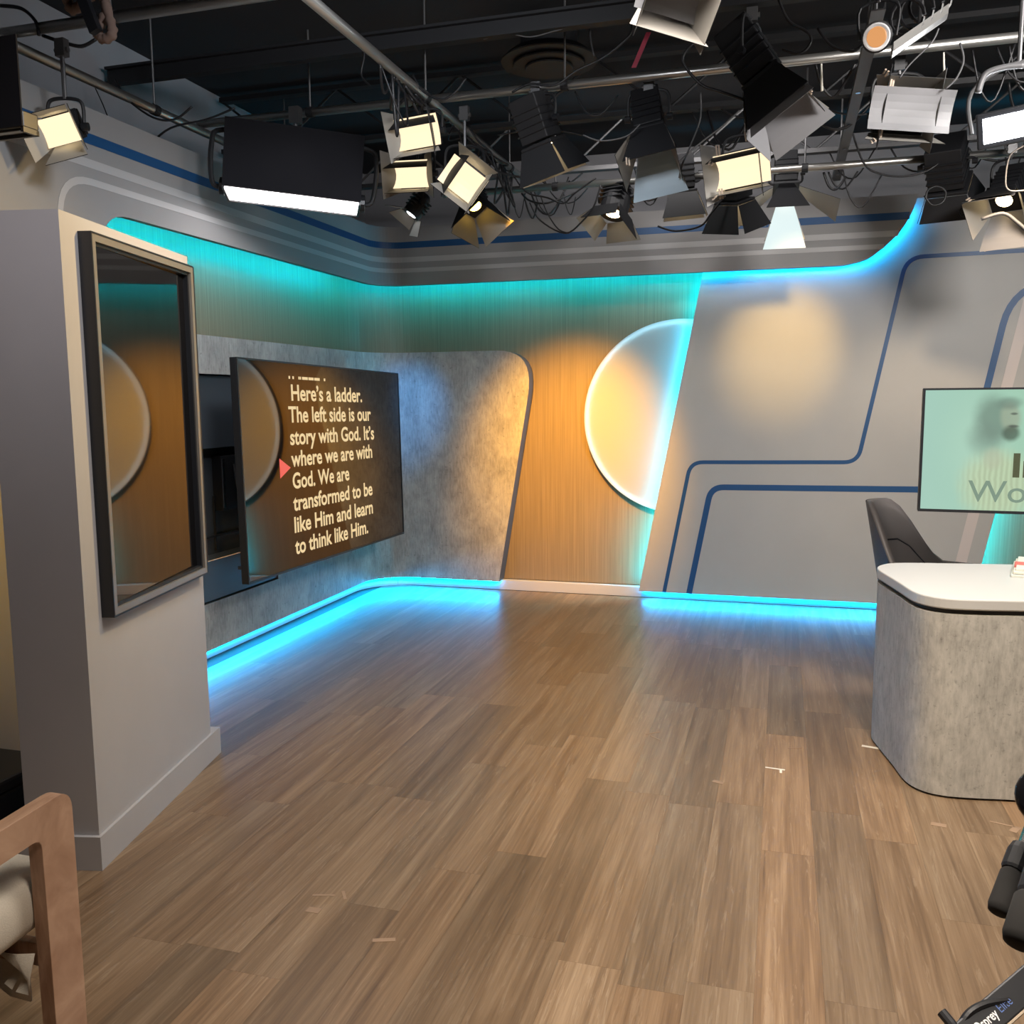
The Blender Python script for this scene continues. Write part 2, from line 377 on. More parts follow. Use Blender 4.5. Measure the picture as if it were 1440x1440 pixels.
MB().box((-PX-.063, 5.20, 1.12), (.008, .028, .32)).build('wire_box_frame', 'chrome', conc)
for i in range(4): MB().tube([(-PX-.05, 5.30+.07*i, 1.24-.02*i), (-PX-.04, 5.31+.06*i, 1.10), (-PX-.05, 5.36+.03*i, .99)], .006, 6).build('wire', 'cable_grey', conc)
MB().box((-PX-.118, (NY0+NY1)/2, .775), (.012, NY1-NY0-.02, .012)).build('board_joint', 'niche_dark', conc)
MB().box((-PX-.118, 5.16, .86), (.012, .008, .36)).build('board_joint', 'niche_dark', conc)
MB().box((-PX-.075, (NY0+NY1)/2, .525), (.13, NY1-NY0-.004, .26)).build('niche_lower_board', 'niche_laminate', conc, bevel=.002)
MB().box((-PX-.012, (NY0+NY1)/2, .652), (.010, NY1-NY0-.02, .006)).build('lit_edge_strip', 'chrome', conc)  # bright strip stands in for the lit front edge of the shelf
# --- grey panel with its stripes
SL = (1.10-.624)/(2.617-.067)            # lean of every slanted line on the set
def gx(x0, z): return x0+SL*(z-.067)
LX, RX = -1.101, 1.40
grey = flat('grey_panel', [(uX(gx(LX, .065)), .065), (uX(gx(RX, .065)), .065), (uX(gx(RX, 3.09)), 3.09), (uX(gx(LX, 3.09)), 3.09)], 0, .04, ['grey_paint', 'grey_paint'], bevel=.003)
tag(grey, 'large slanted grey wall panel with thin blue angular lines', 'wall panel')
def onface(*pts): return [(uX(p.x), p.z) for p in (atY(x, y, PY) for x, y in pts)]
z1 = 1.19
P = onface((934, 829), (971, 650), (1206, 650), (1275, 362), (1560, 345)); P[0] = (P[0][0], .067)
ribbon('blue_thin_stripe', fillet(P, [0, .10, .10, .12, 0], 8), .030, -.0004, 'stripe_blue', grey)
P = onface((969, 831), (1000, 685), (1352, 689), (1425, 398), (1600, 388)); P[0] = (P[0][0], .067)
ribbon('blue_thick_stripe', fillet(P, [0, .10, .10, .30, 0], 8), .046, -.0004, 'stripe_blue', grey)
P = onface((1345, 815), (1362, 728), (1425, 512), (1448, 420)); 
ribbon('pale_wide_stripe', fillet([P[0], P[-1]], 0), .075, -.0004, 'stripe_pink', grey)
# --- half disc
DC, DR = V((-.80, 1.50)), .785
def cutx(z, off=.055): return gx(LX, z)+off
pts = []
for k in range(0, 181):
    a = rad(40+k*1.55); p = DC+V((cos(a), sin(a)))*DR
    if p.x <= cutx(p.y): pts.append(p)
disc_o = [(uX(p.x), p.y) for p in pts]
disc = thing('half_disc', (DC.x-.3, PY+.16, DC.y-.78), 'large glowing pale half disc on the orange wood wall', 'wall light')
flat('disc_face', disc_o, .100, .106, 'disc_acrylic', disc)
ring = MB(); rim = MB(); rows = []; rows2 = []
for p in pts:
    q = (p-DC).normalized(); a = DC+q*(DR-.012); b = DC+q*(DR-.032); c = DC+q*(DR-.004); e = DC+q*DR
    rows.append([pmap(uX(a.x), .122, a.y), pmap(uX(b.x), .122, b.y), pmap(uX(b.x), .124, b.y), pmap(uX(a.x), .124, a.y)])
    rows2.append([pmap(uX(c.x), .107, c.y), pmap(uX(e.x), .107, e.y), pmap(uX(e.x), .159, e.y), pmap(uX(c.x), .159, c.y)])
ring.loft(rows).build('led_ring', 'led_ring', disc); rim.loft(rows2).build('rim', 'panel_edge', disc)  # opaque rim wall added to stop ring light spilling onto the wood
# --- header flat that frames the opening
HB, HT = 2.615, 3.095
arcR = [(uX(.40), HB), (uX(.56), HB+.035), (uX(.668), 2.724), (uX(.75), 2.80), (uX(.806), 2.867), (uX(.86), 2.97), (uX(.90), HT)]
arcR = [tuple(p) for p in smooth_pts(arcR, 4)]
lf = fillet([(uY(3.97), 0), (uY(3.97), HB), (uX(.40), HB)], [0, .22, 0], 8)
header = flat('header_flat', [(uY(.9), 0)]+[tuple(p) for p in lf]+arcR[1:]+[(uY(.9), HT)], -.12, -.08, ['header_paint', 'panel_edge'])
tag(header, 'dark grey header flat with blue and pale stripes above the wood wall', 'wall panel')
ribbon('blue_stripe', [(uY(.9), 2.946), (uX(.845), 2.946)], .052, -.1204, 'stripe_blue', header)
ribbon('upper_pale_stripe', [(uY(.9), 2.826), (uX(.775), 2.826)], .042, -.1204, 'stripe_light', header)
ribbon('lower_pale_stripe', fillet([(uY(3.70), 1.9), (uY(3.70), 2.738), (uX(.68), 2.738)], [0, .22, 0], 8), .034, -.1204, 'stripe_light', header)
# added unseen boards that keep the led light from leaking upward
def leak_board(name, u0, u1, da, db, z):
    us = sorted(set([u0, u1]+[UA*k/10 for k in range(11) if u0 < UA*k/10 < u1])); mb = MB()
    mb.loft([[pmap(u, da, z), pmap(u, db, z), pmap(u, db, z+.018), pmap(u, da, z+.018)] for u in us]); return mb.build(name, 'panel_edge', header)
leak_board('leak_stop', uY(3.97), uX(-.62), -.08, .16, 2.70); leak_board('leak_stop', uX(-.62), uX(.42), -.08, -.001, 2.70)
# --- led strips hidden behind the panels
def led(name, label, rows, material):
    mb = MB(); mb.loft(rows, cap=False, closed=False); o = mb.build(name, material, None); return tag(o, label, 'light strip', 'hidden led strips of the set')
def strip_u(u0, u1, quad):
    us = sorted(set([u0, u1]+[UA*k/10 for k in range(11) if u0 < UA*k/10 < u1]))
    return [[pmap(u, quad[0][0], quad[0][1]), pmap(u, quad[1][0], quad[1][1])] for u in us]
led('led_strip', 'cyan led strip glowing above the wood wall behind the header', strip_u(uY(4.05), uX(gx(LX, 2.6)), ((-.074, 2.64), (-.074, 2.655))), 'led_teal')
aa = [p for p in arcR if p[0] > uX(.40)]
led('led_strip', 'blue led strip behind the curved right end of the header', [[pmap(u, -.076, z+.012), pmap(u-.008, -.076, z+.02)] for u, z in [(uX(gx(LX, 2.62))+.02, HB)]+[p for p in aa if p[1] < 3.03]], 'led_cyan')
led('led_strip', 'cyan led strip under the concrete panel along the left floor', strip_u(uY(4.15), uX(-2.34), ((.055, .0835), (.058, .066))), 'led_cyan')
led('led_strip', 'cyan led strip under the grey panel at the back floor', strip_u(uX(-1.07), uX(1.38), ((.055, .078), (.058, .060))), 'led_cyan')
led('led_strip', 'teal led strip behind the left slanted edge of the grey panel', [[pmap(uX(gx(LX, z)+.035), .062, z), pmap(uX(gx(LX, z)+.035), .088, z)] for z in (.12, 2.60)], 'led_edge')
led('led_strip', 'teal led strip behind the right slanted edge of the grey panel', [[pmap(uX(gx(RX, z)-.035), .062, z), pmap(uX(gx(RX, z)-.035), .088, z)] for z in (.12, 3.0)], 'led_edge')

# ------------------------------------------------------------------ column with the upright display
c0 = V((-2.272, 2.531, 0)); cd_ = V((-.2400, 1.0790, 0)).normalized(); cn = V((cd_.y, -cd_.x, 0))
def cp(s, n, z): return c0+cd_*s+cn*n+V((0, 0, z))
def cbox(mb, s0, s1, n0, n1, za, zb):
    vs = [cp(s, n, z) for z in (za, zb) for s, n in ((s0, n0), (s1, n0), (s1, n1), (s0, n1))]
    return mb.add(vs, [(3, 2, 1, 0), (4, 5, 6, 7), (0, 1, 5, 4), (1, 2, 6, 5), (2, 3, 7, 6), (3, 0, 4, 7)])
colm = thing('column', cp(.5, -.15, 0), 'tall grey set column with a framed upright screen', 'column')
S0, S1, F0, F1, FZ0, FZ1 = .012, 1.018, .128, .962, .895, 2.224
body = MB(); OP = (F0+.02, F1-.02, FZ0+.02, FZ1-.02)     # opening the display sits in
cbox(body, S0, S1, -.28, -.05, .10, 2.28); cbox(body, S0, OP[0], -.05, -.012, .10, 2.28); cbox(body, OP[1], S1, -.05, -.012, .10, 2.28)
cbox(body, OP[0], OP[1], -.05, -.012, .10, OP[2]); cbox(body, OP[0], OP[1], -.05, -.012, OP[3], 2.28)
body.build('body', 'column_paint', colm)
cbox(MB(), -.004, 1.10, -.30, 0, 0, .125).build('plinth', 'column_paint', colm)
fr = MB(); ft = .024
cbox(fr, F0, F0+ft, -.012, .034, FZ0, FZ1); cbox(fr, F1-ft, F1, -.012, .034, FZ0, FZ1)
cbox(fr, F0+ft, F1-ft, -.012, .034, FZ0, FZ0+ft); cbox(fr, F0+ft, F1-ft, -.012, .034, FZ1-ft, FZ1)
fr.build('frame', 'frame_metal', colm)
sh_ = MB(); cbox(sh_, F0-.006, F0, -.012, .036, FZ0-.006, FZ1+.006); cbox(sh_, F1, F1+.006, -.012, .036, FZ0-.006, FZ1+.006); cbox(sh_, F0, F1, -.012, .036, FZ0-.006, FZ0); cbox(sh_, F0, F1, -.012, .036, FZ1, FZ1+.006); sh_.build('outer_lip', 'black_satin', colm)
sc_ = MB(); dn = .020     # glass sits slightly turned in its frame
vs = [cp(s, n+o, z) for o in (0, -.012) for s, n, z in ((F0+ft-.004, .012+dn/2, FZ0+ft-.004), (F1-ft+.004, .012-dn/2, FZ0+ft-.004), (F1-ft+.004, .012-dn/2, FZ1-ft+.004), (F0+ft-.004, .012+dn/2, FZ1-ft+.004))]
sc_.add(vs, [(0, 1, 2, 3), (7, 6, 5, 4), (0, 4, 5, 1), (1, 5, 6, 2), (2, 6, 7, 3), (3, 7, 4, 0)])
sc_.build('screen', 'screen_glass', colm)
bz = MB()
for a, b, za, zb in ((F0+ft, F0+ft+.012, FZ0+ft, FZ1-ft), (F1-ft-.012, F1-ft, FZ0+ft, FZ1-ft), (F0+ft, F1-ft, FZ0+ft, FZ0+ft+.012), (F0+ft, F1-ft, FZ1-ft-.012, FZ1-ft)): cbox(bz, a, b, -.010, .0235, za, zb)
bz.build('bezel', 'black_satin', colm)
# black equipment case in the gap behind the column
case = thing('equipment_case', (-2.98, 2.55, 0), 'black equipment case on the floor left of the column', 'case')
MB().box((-2.98, 2.55, .12), (.44, .62, .16)).build('box', 'black_satin', case, bevel=.012)
MB().box((-2.98, 2.55, .225), (.45, .63, .05)).build('lid', 'black_metal', case, bevel=.012)
for sx in (-1, 1):
    for sy in (-1, 1): MB().lathe((-2.98+sx*.17, 2.55+sy*.25, 0), (0, 0, 1), [(0, .018), (.042, .022)], 10).build('foot', 'foam_black', case)

# ------------------------------------------------------------------ text helper
def text_mesh(body, bold=0.0, spacing=1.0):
    cu = bpy.data.curves.new('lettering', 'FONT'); cu.body = body; cu.size = 1; cu.offset = bold; cu.space_character = spacing; cu.resolution_u = 4
    o = bpy.data.objects.new('lettering', cu); col.objects.link(o)
    bpy.context.view_layer.update()
    me = bpy.data.meshes.new_from_object(o.evaluated_get(bpy.context.evaluated_depsgraph_get()))
    col.objects.unlink(o); bpy.data.objects.remove(o)
    return me
def put_text(name, body, parent, org, ux, uy, x0, x1, base, cap, material, bold=.0, lift=.0012):
    me = text_mesh(body, bold); xs = [v.co.x for v in me.vertices]; ux, uy = V(ux), V(uy); nn = ux.cross(uy).normalized()
    sx = (x1-x0)/(max(xs)-min(xs)); sy = cap/.70; mn = min(xs); b = wloc(parent)
    for v in me.vertices: v.co = V(org)+ux*(x0+(v.co.x-mn)*sx)+uy*(base+v.co.y*sy)+nn*lift-b
    me.materials.clear(); me.materials.append(MATS[material]); me.name = name
    o = bpy.data.objects.new(name, me); col.objects.link(o); o.parent = parent; return o

def put_words(body, parent, org, ux, uy, x0, x1, base, cap, material, bold):
    cu_w = []; 
    def width(t):
        me = text_mesh(t, bold); xs = [v.co.x for v in me.vertices]; r = (min(xs), max(xs)); bpy.data.meshes.remove(me); return r
    words = body.split(' '); lo, hi = width(body); k = (x1-x0)/(hi-lo); pos = ''
    for wd in words:
        e = width(pos+wd)[1]; a, b = width(wd); s = e-(b-a)
        put_text('word', wd, parent, org, ux, uy, x0+(s-lo)*k, x0+(e-lo)*k, base, cap, material, bold); pos += wd+' '
# ------------------------------------------------------------------ television
TC, TU, TW, TN = V((-2.998, 5.799, 1.229)), V((-.0071, .99987, -.0143)), V((-.0227, .0143, .9996)), V((.9997, .0071, .0226))
TWd, THt = 2.35, 1.322
tv = thing('television', TC-V((0, 0, THt/2)), 'huge wall television showing lines of cream text', 'television')
def tvp(u, v2, n): return TC+TU*u+TW*v2+TN*n
def tvbox(mb, u0, u1, v0, v1, n0, n1):
    vs = [tvp(u, v2, n) for n in (n0, n1) for u, v2 in ((u0, v0), (u1, v0), (u1, v1), (u0, v1))]
    return mb.add(vs, [(3, 2, 1, 0), (4, 5, 6, 7), (0, 1, 5, 4), (1, 2, 6, 5), (2, 3, 7, 6), (3, 0, 4, 7)])
hw, hh = TWd/2, THt/2
tvbox(MB(), -hw, hw, -hh, hh, -.045, -.003).build('housing', 'black_satin', tv, bevel=.004)
bz = MB(); e = .010
for q in ((-hw, -hw+e, -hh, hh), (hw-e, hw, -hh, hh), (-hw+e, hw-e, -hh, -hh+e*1.4), (-hw+e, hw-e, hh-e, hh)): tvbox(bz, *q, -.003, .004)
bz.build('bezel', 'black_satin', tv)
scr = tvbox(MB(), -hw+e, hw-e, -hh+e*1.4, hh-e, -.003, 0).build('screen', 'screen_glass', tv)
for body_, x0, x1, base in (('Here’s a ladder.', -.571, .472, .421), ('The left side is our', -.617, .616, .282), ('story with God. It’s', -.612, .659, .139), ('where we are with', -.612, .612, 0), ('God. We are', -.607, .205, -.142), ('transformed to be', -.613, .589, -.284), ('like Him and learn', -.612, .583, -.425), ('to think like Him.', -.616, .484, -.565)):
    put_words(body_, scr, TC, TU, TW, x0, x1, base, .100, 'text_cream', .022)
cut = MB()
for a, b in ((-.593, -.575), (-.545, -.527), (-.468, -.455), (-.45, -.435), (-.42, -.345), (-.335, -.265), (-.255, -.18), (-.12, -.100)): tvbox(cut, a, b, .556, .574, .0006, .0014)
cut.build('cut_off_text_line', 'text_cream', scr)
MB().add([tvp(-.757, .059, .0012), tvp(-.757, -.067, .0012), tvp(-.623, -.006, .0012)], [(0, 1, 2)]).build('arrow_mark', 'arrow_red', scr)
mt = MB(); tvbox(mt, -.35, .35, -.25, .25, -.065, -.045); mt.build('mount_plate', 'black_metal', tv)
for s in (-1, 1): MB().tube([tvp(s*.2, 0, -.06), tvp(s*.45, 0, -.24), (-PX-.05, TC.y+s*.15, TC.z)], .02, 8).build('mount_arm', 'black_metal', tv)
MB().box(tvp(-hw+.004, -hh+.10, -.05), (.02, .018, .02)).build('side_knob', 'black_metal', tv)

# ------------------------------------------------------------------ desk
outl = [(3.0, 4.13), (1.6, 4.045), (1.0, 3.995), (.80, 3.966), (.68, 3.960), (.60, 3.995), (.548, 4.08), (.515, 4.26), (.478, 4.45), (.456, 4.585), (.474, 4.68), (.53, 4.755), (.64, 4.795), (.90, 4.835), (1.6, 4.92), (3.0, 5.05)]
def dpoly(off, n=4):
    P = [V(p) for p in smooth_pts(outl, n)]; out = []
    for i, p in enumerate(P):
        t = (P[min(i+1, len(P)-1)]-P[max(i-1, 0)]).normalized(); out.append(tuple(p+V((t.y, -t.x))*off))
    return out
desk = thing('anchor_desk', (1.6, 4.45, 0), 'curved concrete-look anchor desk with white top', 'desk')
MB().prism(dpoly(.03), 0, .03).build('toe_kick', 'reveal_dark', desk)
MB().prism(dpoly(.004), .010, .776).build('body', 'concrete_desk', desk, smooth=False)
MB().prism(dpoly(.022), .774, .797).build('shadow_gap', 'reveal_dark', desk)
MB().prism(dpoly(0.0), .796, .842).build('desktop', 'desk_white', desk, bevel=.006)
# papers and book on the desk
bk = thing('book_stack', (1.24, 4.52, .842), 'pale book stack with red corner lying on the white desktop', 'books')
M = Matrix.Rotation(rad(-14), 3, 'Z')
bc = atZ(1452, 800, .86); bc.z = 0
for i, (dz, sx, sy, mm) in enumerate(((.842, .30, .40, 'paper_cover'), (.856, .29, .38, 'tape_white'), (.868, .28, .36, 'paper_cover'))):
    MB().box(bc+V((.075+.004*i, .02, dz+.006)), (sx, sy, .012), M).build('book', mm, bk, bevel=.002)
MB().box(bc+V((-.045, .02, .870)), (.05, .10, .022), M).build('red_corner', 'book_red', bk, bevel=.004)
# white tape end at the foot of the desk
# ------------------------------------------------------------------ floor tape marks
def tape(px, py, ln, wd, ang, mm, label):
    p = atZ(px, py, 0); mb = MB().box(p+V((0, 0, .0006)), (ln, wd, .0008), Matrix.Rotation(rad(ang), 3, 'Z'))
    tag(mb.build('tape_mark', mm, None, origin=(p.x, p.y, 0)), label, 'tape', 'bits of tape on the floor')
tape(1226, 1051, .09, .022, -12, 'tape_white', 'white tape end sticking out at the left foot of the desk')
tape(1090, 1081, .085, .010, -6, 'tape_white', 'thin white tape sliver on open floor left of the desk')
tape(1098, 1085, .010, .035, 0, 'tape_white', 'short white tape stub crossing the sliver left of the desk')
tape(918, 1031, .08, .008, 35, 'tape_tan', 'faint tan tape line on the floor, far middle')
tape(922, 1038, .07, .008, -40, 'tape_tan', 'faint tan tape leg meeting another, far middle floor')
tape(1320, 1160, .055, .03, -10, 'tape_tan', 'small tan tape scrap in front of the desk')
tape(1414, 1160, .11, .010, -18, 'tape_tan', 'thin tan tape line in front of the desk by the frame edge')
tape(1427, 1167, .028, .05, -30, 'tape_tan', 'short tan tape square end beside the tripod')
tape(455, 1259, .075, .010, 15, 'tape_tan', 'thin tan tape line near the armchair, upper')
tape(484, 1259, .055, .010, -55, 'tape_tan', 'thin tan tape leg near the armchair, right')
tape(441, 1280, .045, .030, 0, 'tape_tan', 'small tan tape square on the floor near the armchair')
tape(540, 1322, .07, .018, 20, 'tape_tan', 'tan tape scrap in the middle of the near floor')
tape(1010, 1100, .05, .025, -20, 'tape_tan', 'small pale tape scrap on the middle floor by the shadow edge')
tape(1118, 1052, .07, .008, 20, 'tape_tan', 'faint tan tape scratch on floor close to the desk side')

# ------------------------------------------------------------------ chair behind the desk
ch = thing('shell_chair', (.86, 5.62, 0), 'dark grey leather shell chair behind the desk', 'chair')
CC = V((.86, 5.55, 0)); ca = rad(-32)                                    # faces +x, turned a little to the room
def chp(f, s, z): return CC+V((cos(ca)*f+sin(ca)*s*-1, sin(ca)*f+cos(ca)*s, z))
outer, inner = [], []
NT, NH = 28, 10
def shell_pt(th, h, inn):
    k = min(1., max(0., (1.25-abs(th))/.80)); k = k*k*(3-2*k)
    top = .685+.365*k; z = .44+(top-.44)*h
    R = .285-(.035 if inn else 0); lean = .11*k*h+.03*h
    f = -cos(th)*(R+lean)*1.0; s = sin(th)*(R+.02*h)*(1-.10*k*h*h)
    if abs(th) > pi/2: f = (abs(th)-pi/2)*R*1.1; s = math.copysign(R+.02*h, th)
    return chp(f+.02, s, z+(-.004 if inn else 0))
def shell_grid(inn):
    return [[shell_pt(-2.15+4.3*i/NT, j/NH, inn) for j in range(NH+1)] for i in range(NT+1)]
A, B = shell_grid(False), shell_grid(True)
mb = MB()
for i in range(NT+1): pass
mb.loft([A[i]+list(reversed(B[i])) for i in range(NT+1)])
for k, f in enumerate(mb.f):
    mb.mi[k] = 0
mb.build('shell', 'leather_grey', ch, smooth=True)
outb = MB(); outb.loft([[p+(p-CC-V((0, 0, p.z))).normalized()*.006 for p in r] for r in A], cap=False, closed=False); outb.build('back_cover', 'leather_dark', ch, smooth=True)
cush = MB()
pl = [(.27, -.2), (.29, 0), (.27, .2), (.1, .235), (-.12, .22), (-.21, .12), (-.235, 0), (-.21, -.12), (-.12, -.22), (.1, -.235)]
pl = [tuple(p) for p in smooth_pts(pl, 3, True)]
cush.loft([[chp(f*k, s*k, z) for f, s in pl] for k, z in ((.94, .40), (1, .42), (1, .48), (.93, .505))]); cush.build('seat_cushion', 'leather_grey', ch, smooth=True)
seam = MB(); seam.tube([shell_pt(-1.35+2.7*i/12, .62, True)+V((.003, 0, .0)) for i in range(13)], .004, 5); seam.build('seam', 'leather_dark', ch)
MB().lathe(CC+V((0, 0, .08)), (0, 0, 1), [(0, .03), (.33, .025)], 14).build('pedestal', 'steel_dark', ch)
for k in range(4):
    a = rad(45+90*k); MB().tube([CC+V((0, 0, .09)), CC+V((cos(a)*.25, sin(a)*.25, .035)), CC+V((cos(a)*.27, sin(a)*.27, .012))], [.02, .014, .012], 8).build('foot_arm', 'steel_dark', ch)

# ------------------------------------------------------------------ monitor on a stand
MC = V((1.232, 5.0, 1.381)); my = rad(3.0)
MU = V((cos(my), -sin(my), 0)); MW = V((0, 0, 1)); MN = MU.cross(MW)      # MN faces the camera side (-y)
mon = thing('monitor', (MC.x, MC.y+.1, 0), 'monitor on a black stand showing a faded bearded figure', 'monitor')
def mp(u, v2, n): return MC+MU*u+MW*v2+MN*n
def mbox(mb, u0, u1, v0, v1, n0, n1):
    vs = [mp(u, v2, n) for n in (n0, n1) for u, v2 in ((u0, v0), (u1, v0), (u1, v1), (u0, v1))]
    return mb.add(vs, [(3, 2, 1, 0), (4, 5, 6, 7), (0, 1, 5, 4), (1, 2, 6, 5), (2, 3, 7, 6), (3, 0, 4, 7)])
mw, mh = .553, .311
mbox(MB(), -mw, mw, -mh, mh, -.05, -.004).build('housing', 'black_satin', mon, bevel=.004)
bz = MB()
for q in ((-mw, -mw+.011, -mh, mh), (mw-.011, mw, -mh, mh), (-mw+.011, mw-.011, -mh, -mh+.014), (-mw+.011, mw-.011, mh-.010, mh)): mbox(bz, *q, -.004, .004)
bz.build('bezel', 'black_satin', mon)
# picture: soft bearded figure in a pale robe on green, drawn procedurally in the plane of the screen
m = mat('monitor_picture', (0, 0, 0), .25); t = N(m, 'ShaderNodeTexCoord'); sp_ = N(m, 'ShaderNodeSeparateXYZ')
mscr = mbox(MB(), -mw+.011, mw-.011, -mh+.014, mh-.010, -.004, 0)
mscr = mscr.build('screen', 'monitor_picture', mon)
L(m, t.outputs['Object'], sp_.inputs[0])
org = MC-wloc(mon)
U = math_n(m, 'DIVIDE', math_n(m, 'SUBTRACT', sp_.outputs[0], org.x), MU.x); W_ = math_n(m, 'SUBTRACT', sp_.outputs[2], org.z)
wob = noise(m, t.outputs['Object'], 14, 4, .6)
def ell(cx, cy, rx, ry, soft=.5, tilt=0.0, wobble=.25):
    du = math_n(m, 'SUBTRACT', U, cx); dv = math_n(m, 'SUBTRACT', W_, cy)
    a = math_n(m, 'DIVIDE', math_n(m, 'ADD', math_n(m, 'MULTIPLY', du, cos(tilt)), math_n(m, 'MULTIPLY', dv, sin(tilt))), rx)
    b = math_n(m, 'DIVIDE', math_n(m, 'SUBTRACT', math_n(m, 'MULTIPLY', dv, cos(tilt)), math_n(m, 'MULTIPLY', du, sin(tilt))), ry)
    d = math_n(m, 'SQRT', math_n(m, 'ADD', math_n(m, 'MULTIPLY', a, a), math_n(m, 'MULTIPLY', b, b)))
    d = math_n(m, 'ADD', d, math_n(m, 'MULTIPLY', math_n(m, 'SUBTRACT', wob, .5), wobble))
    r = N(m, 'ShaderNodeMapRange', interpolation_type='SMOOTHSTEP'); L(m, d, r.inputs[0])
    r.inputs[1].default_value = 1-soft; r.inputs[2].default_value = 1+soft*.4; r.inputs[3].default_value = 1; r.inputs[4].default_value = 0
    return r.outputs[0]
def lay(c, mask, colr, k=1.0): return mixc(m, math_n(m, 'MULTIPLY', mask, k), c, colr)
cc = mixc(m, math_n(m, 'MULTIPLY', math_n(m, 'ADD', U, .553), .9, clamp=True), (.38, .60, .50), (.34, .60, .38))
cc = lay(cc, ell(-.30, .02, .16, .26, .9), (.46, .68, .54), .5)
cc = lay(cc, ell(-.20, -.17, .18, .19, .5), (.56, .66, .42), .75)              # robe and shoulders
stre = N(m, 'ShaderNodeTexWave'); stre.inputs['Scale'].default_value = 13; stre.inputs['Distortion'].default_value = 3; L(m, t.outputs['Object'], stre.inputs['Vector'])
cc = lay(cc, math_n(m, 'MULTIPLY', ell(-.20, -.17, .17, .18, .6), stre.outputs[1]), (.30, .34, .22), .38)
cc = lay(cc, ell(-.225, .155, .095, .135, .6, .15), (.15, .21, .17), .72)           # long hair
cc = lay(cc, ell(-.265, .06, .085, .09, .8), (.19, .27, .22), .6)
cc = lay(cc, ell(-.155, .165, .050, .080, .45, .1, .12), (.34, .42, .31), .9)     # face in three-quarter profile
cc = lay(cc, ell(-.165, .235, .062, .035, .6), (.16, .22, .18), .6)
cc = lay(cc, ell(-.150, .088, .044, .044, .5), (.08, .11, .08), .8)            # beard
cc = lay(cc, ell(-.140, .183, .018, .007, .6, 0, .05), (.10, .12, .10), .8)      # eye
cc = lay(cc, ell(-.140, .122, .026, .008, .6, 0, .05), (.08, .09, .08), .7)      # moustache
cc = lay(cc, ell(-.225, -.04, .05, .06, .6), (.46, .50, .36), .6)
L(m, cc, bsdf(m).inputs['Emission Color']); bsdf(m).inputs['Emission Strength'].default_value = 1.0
emitter('letter_dark', (.10, .11, .05), .8); emitter('letter_soft', (.22, .32, .24), .9); emitter('letter_grey', (.40, .52, .42), 1.0)
put_text('headline_text', 'In', mscr, MC, MU, MW, -.132, -.005, -.125, .113, 'letter_dark', .03)
put_text('headline_text', 'Wo', mscr, MC, MU, MW, -.327, -.068, -.253, .107, 'letter_soft', .004)
put_text('headline_text', 'rd', mscr, MC, MU, MW, -.045, .06, -.253, .110, 'letter_grey', -.004)
MB().tube([mp(0, -.20, -.06), (MC.x, MC.y+.06, .75), (MC.x, MC.y+.06, .04)], .028, 12).build('pole', 'black_metal', mon)
mbox(MB(), -.16, .16, -.12, .12, -.075, -.05).build('mount_plate', 'black_metal', mon)
MB().box((MC.x, MC.y+.10, .02), (.40, .32, .04)).build('base', 'black_metal', mon, bevel=.006)

# ------------------------------------------------------------------ armchair, near left
AX, AY = -1.692, 1.795
ac = thing('armchair', (-1.98, 1.50, 0), 'oak armchair with cream cushion at the lower left', 'chair')
def arm_frame(x):
    s = .50; outer_ = fillet([(AY, 0), (AY, .69), (AY-.62, .655)], [0, .055, 0], 6); inner_ = [(AY-.62, .575), (AY-.105, .605), (AY-.10, 0)]
    inner_ = fillet(inner_, [0, .03, 0], 4)
    return [p for p in outer_]+[p for p in inner_]
for xx in (AX, AX-.63):
    ou = arm_frame(xx); mb = MB(); n = len(ou)
    vs = [V((xx, p[0], p[1])) for p in ou]+[V((xx-.042, p[0], p[1])) for p in ou]
    tri = tessellate_polygon([[V((p[0], p[1], 0)) for p in ou]])
    mb.add(vs, [tuple(t) for t in tri]+[tuple(n+i for i in reversed(t)) for t in tri]+[(i, (i+1) % n, n+(i+1) % n, n+i) for i in range(n)])
    mb.build('arm_and_front_leg', 'chair_oak', ac, bevel=.006)
    MB().box((xx-.021, AY-.60, .34), (.042, .07, .68), Matrix.Rotation(rad(6), 3, 'X')).build('rear_leg', 'chair_oak', ac, bevel=.006)
MB().box((AX-.336, AY-.06, .27), (.59, .03, .06)).build('front_rail', 'chair_oak', ac, bevel=.004)
MB().box((AX-.336, AY-.58, .27), (.59, .03, .06)).build('rear_rail', 'chair_oak', ac, bevel=.004)
def pillow(mb, c, d, M, e=3.2, n=18):
    rings = []
    for j in range(1, 12):
        ph = -pi/2+pi*j/12; rr = []
        for k in range(n*2):
            a = pi*k/n; f = lambda x, p: math.copysign(abs(x)**p, x)
            rr.append(V(c)+M @ V((d[0]/2*f(cos(ph), 2/e)*f(cos(a), 2/e), d[1]/2*f(cos(ph), 2/e)*f(sin(a), 2/e), d[2]/2*f(sin(ph), 1/1.4))))
        rings.append(rr)
    return mb.loft(rings)
pillow(MB(), (AX-.336, AY-.262, .405), (.584, .58, .17), Matrix.Rotation(rad(3), 3, 'X'), 9).build('seat_cushion', 'cream_fabric', ac, smooth=True)
pillow(MB(), (AX-.335, AY-.60, .66), (.57, .16, .50), Matrix.Rotation(rad(14), 3, 'X'), 4).build('back_cushion', 'cream_fabric', ac, smooth=True)
sk = MB(); rows = []
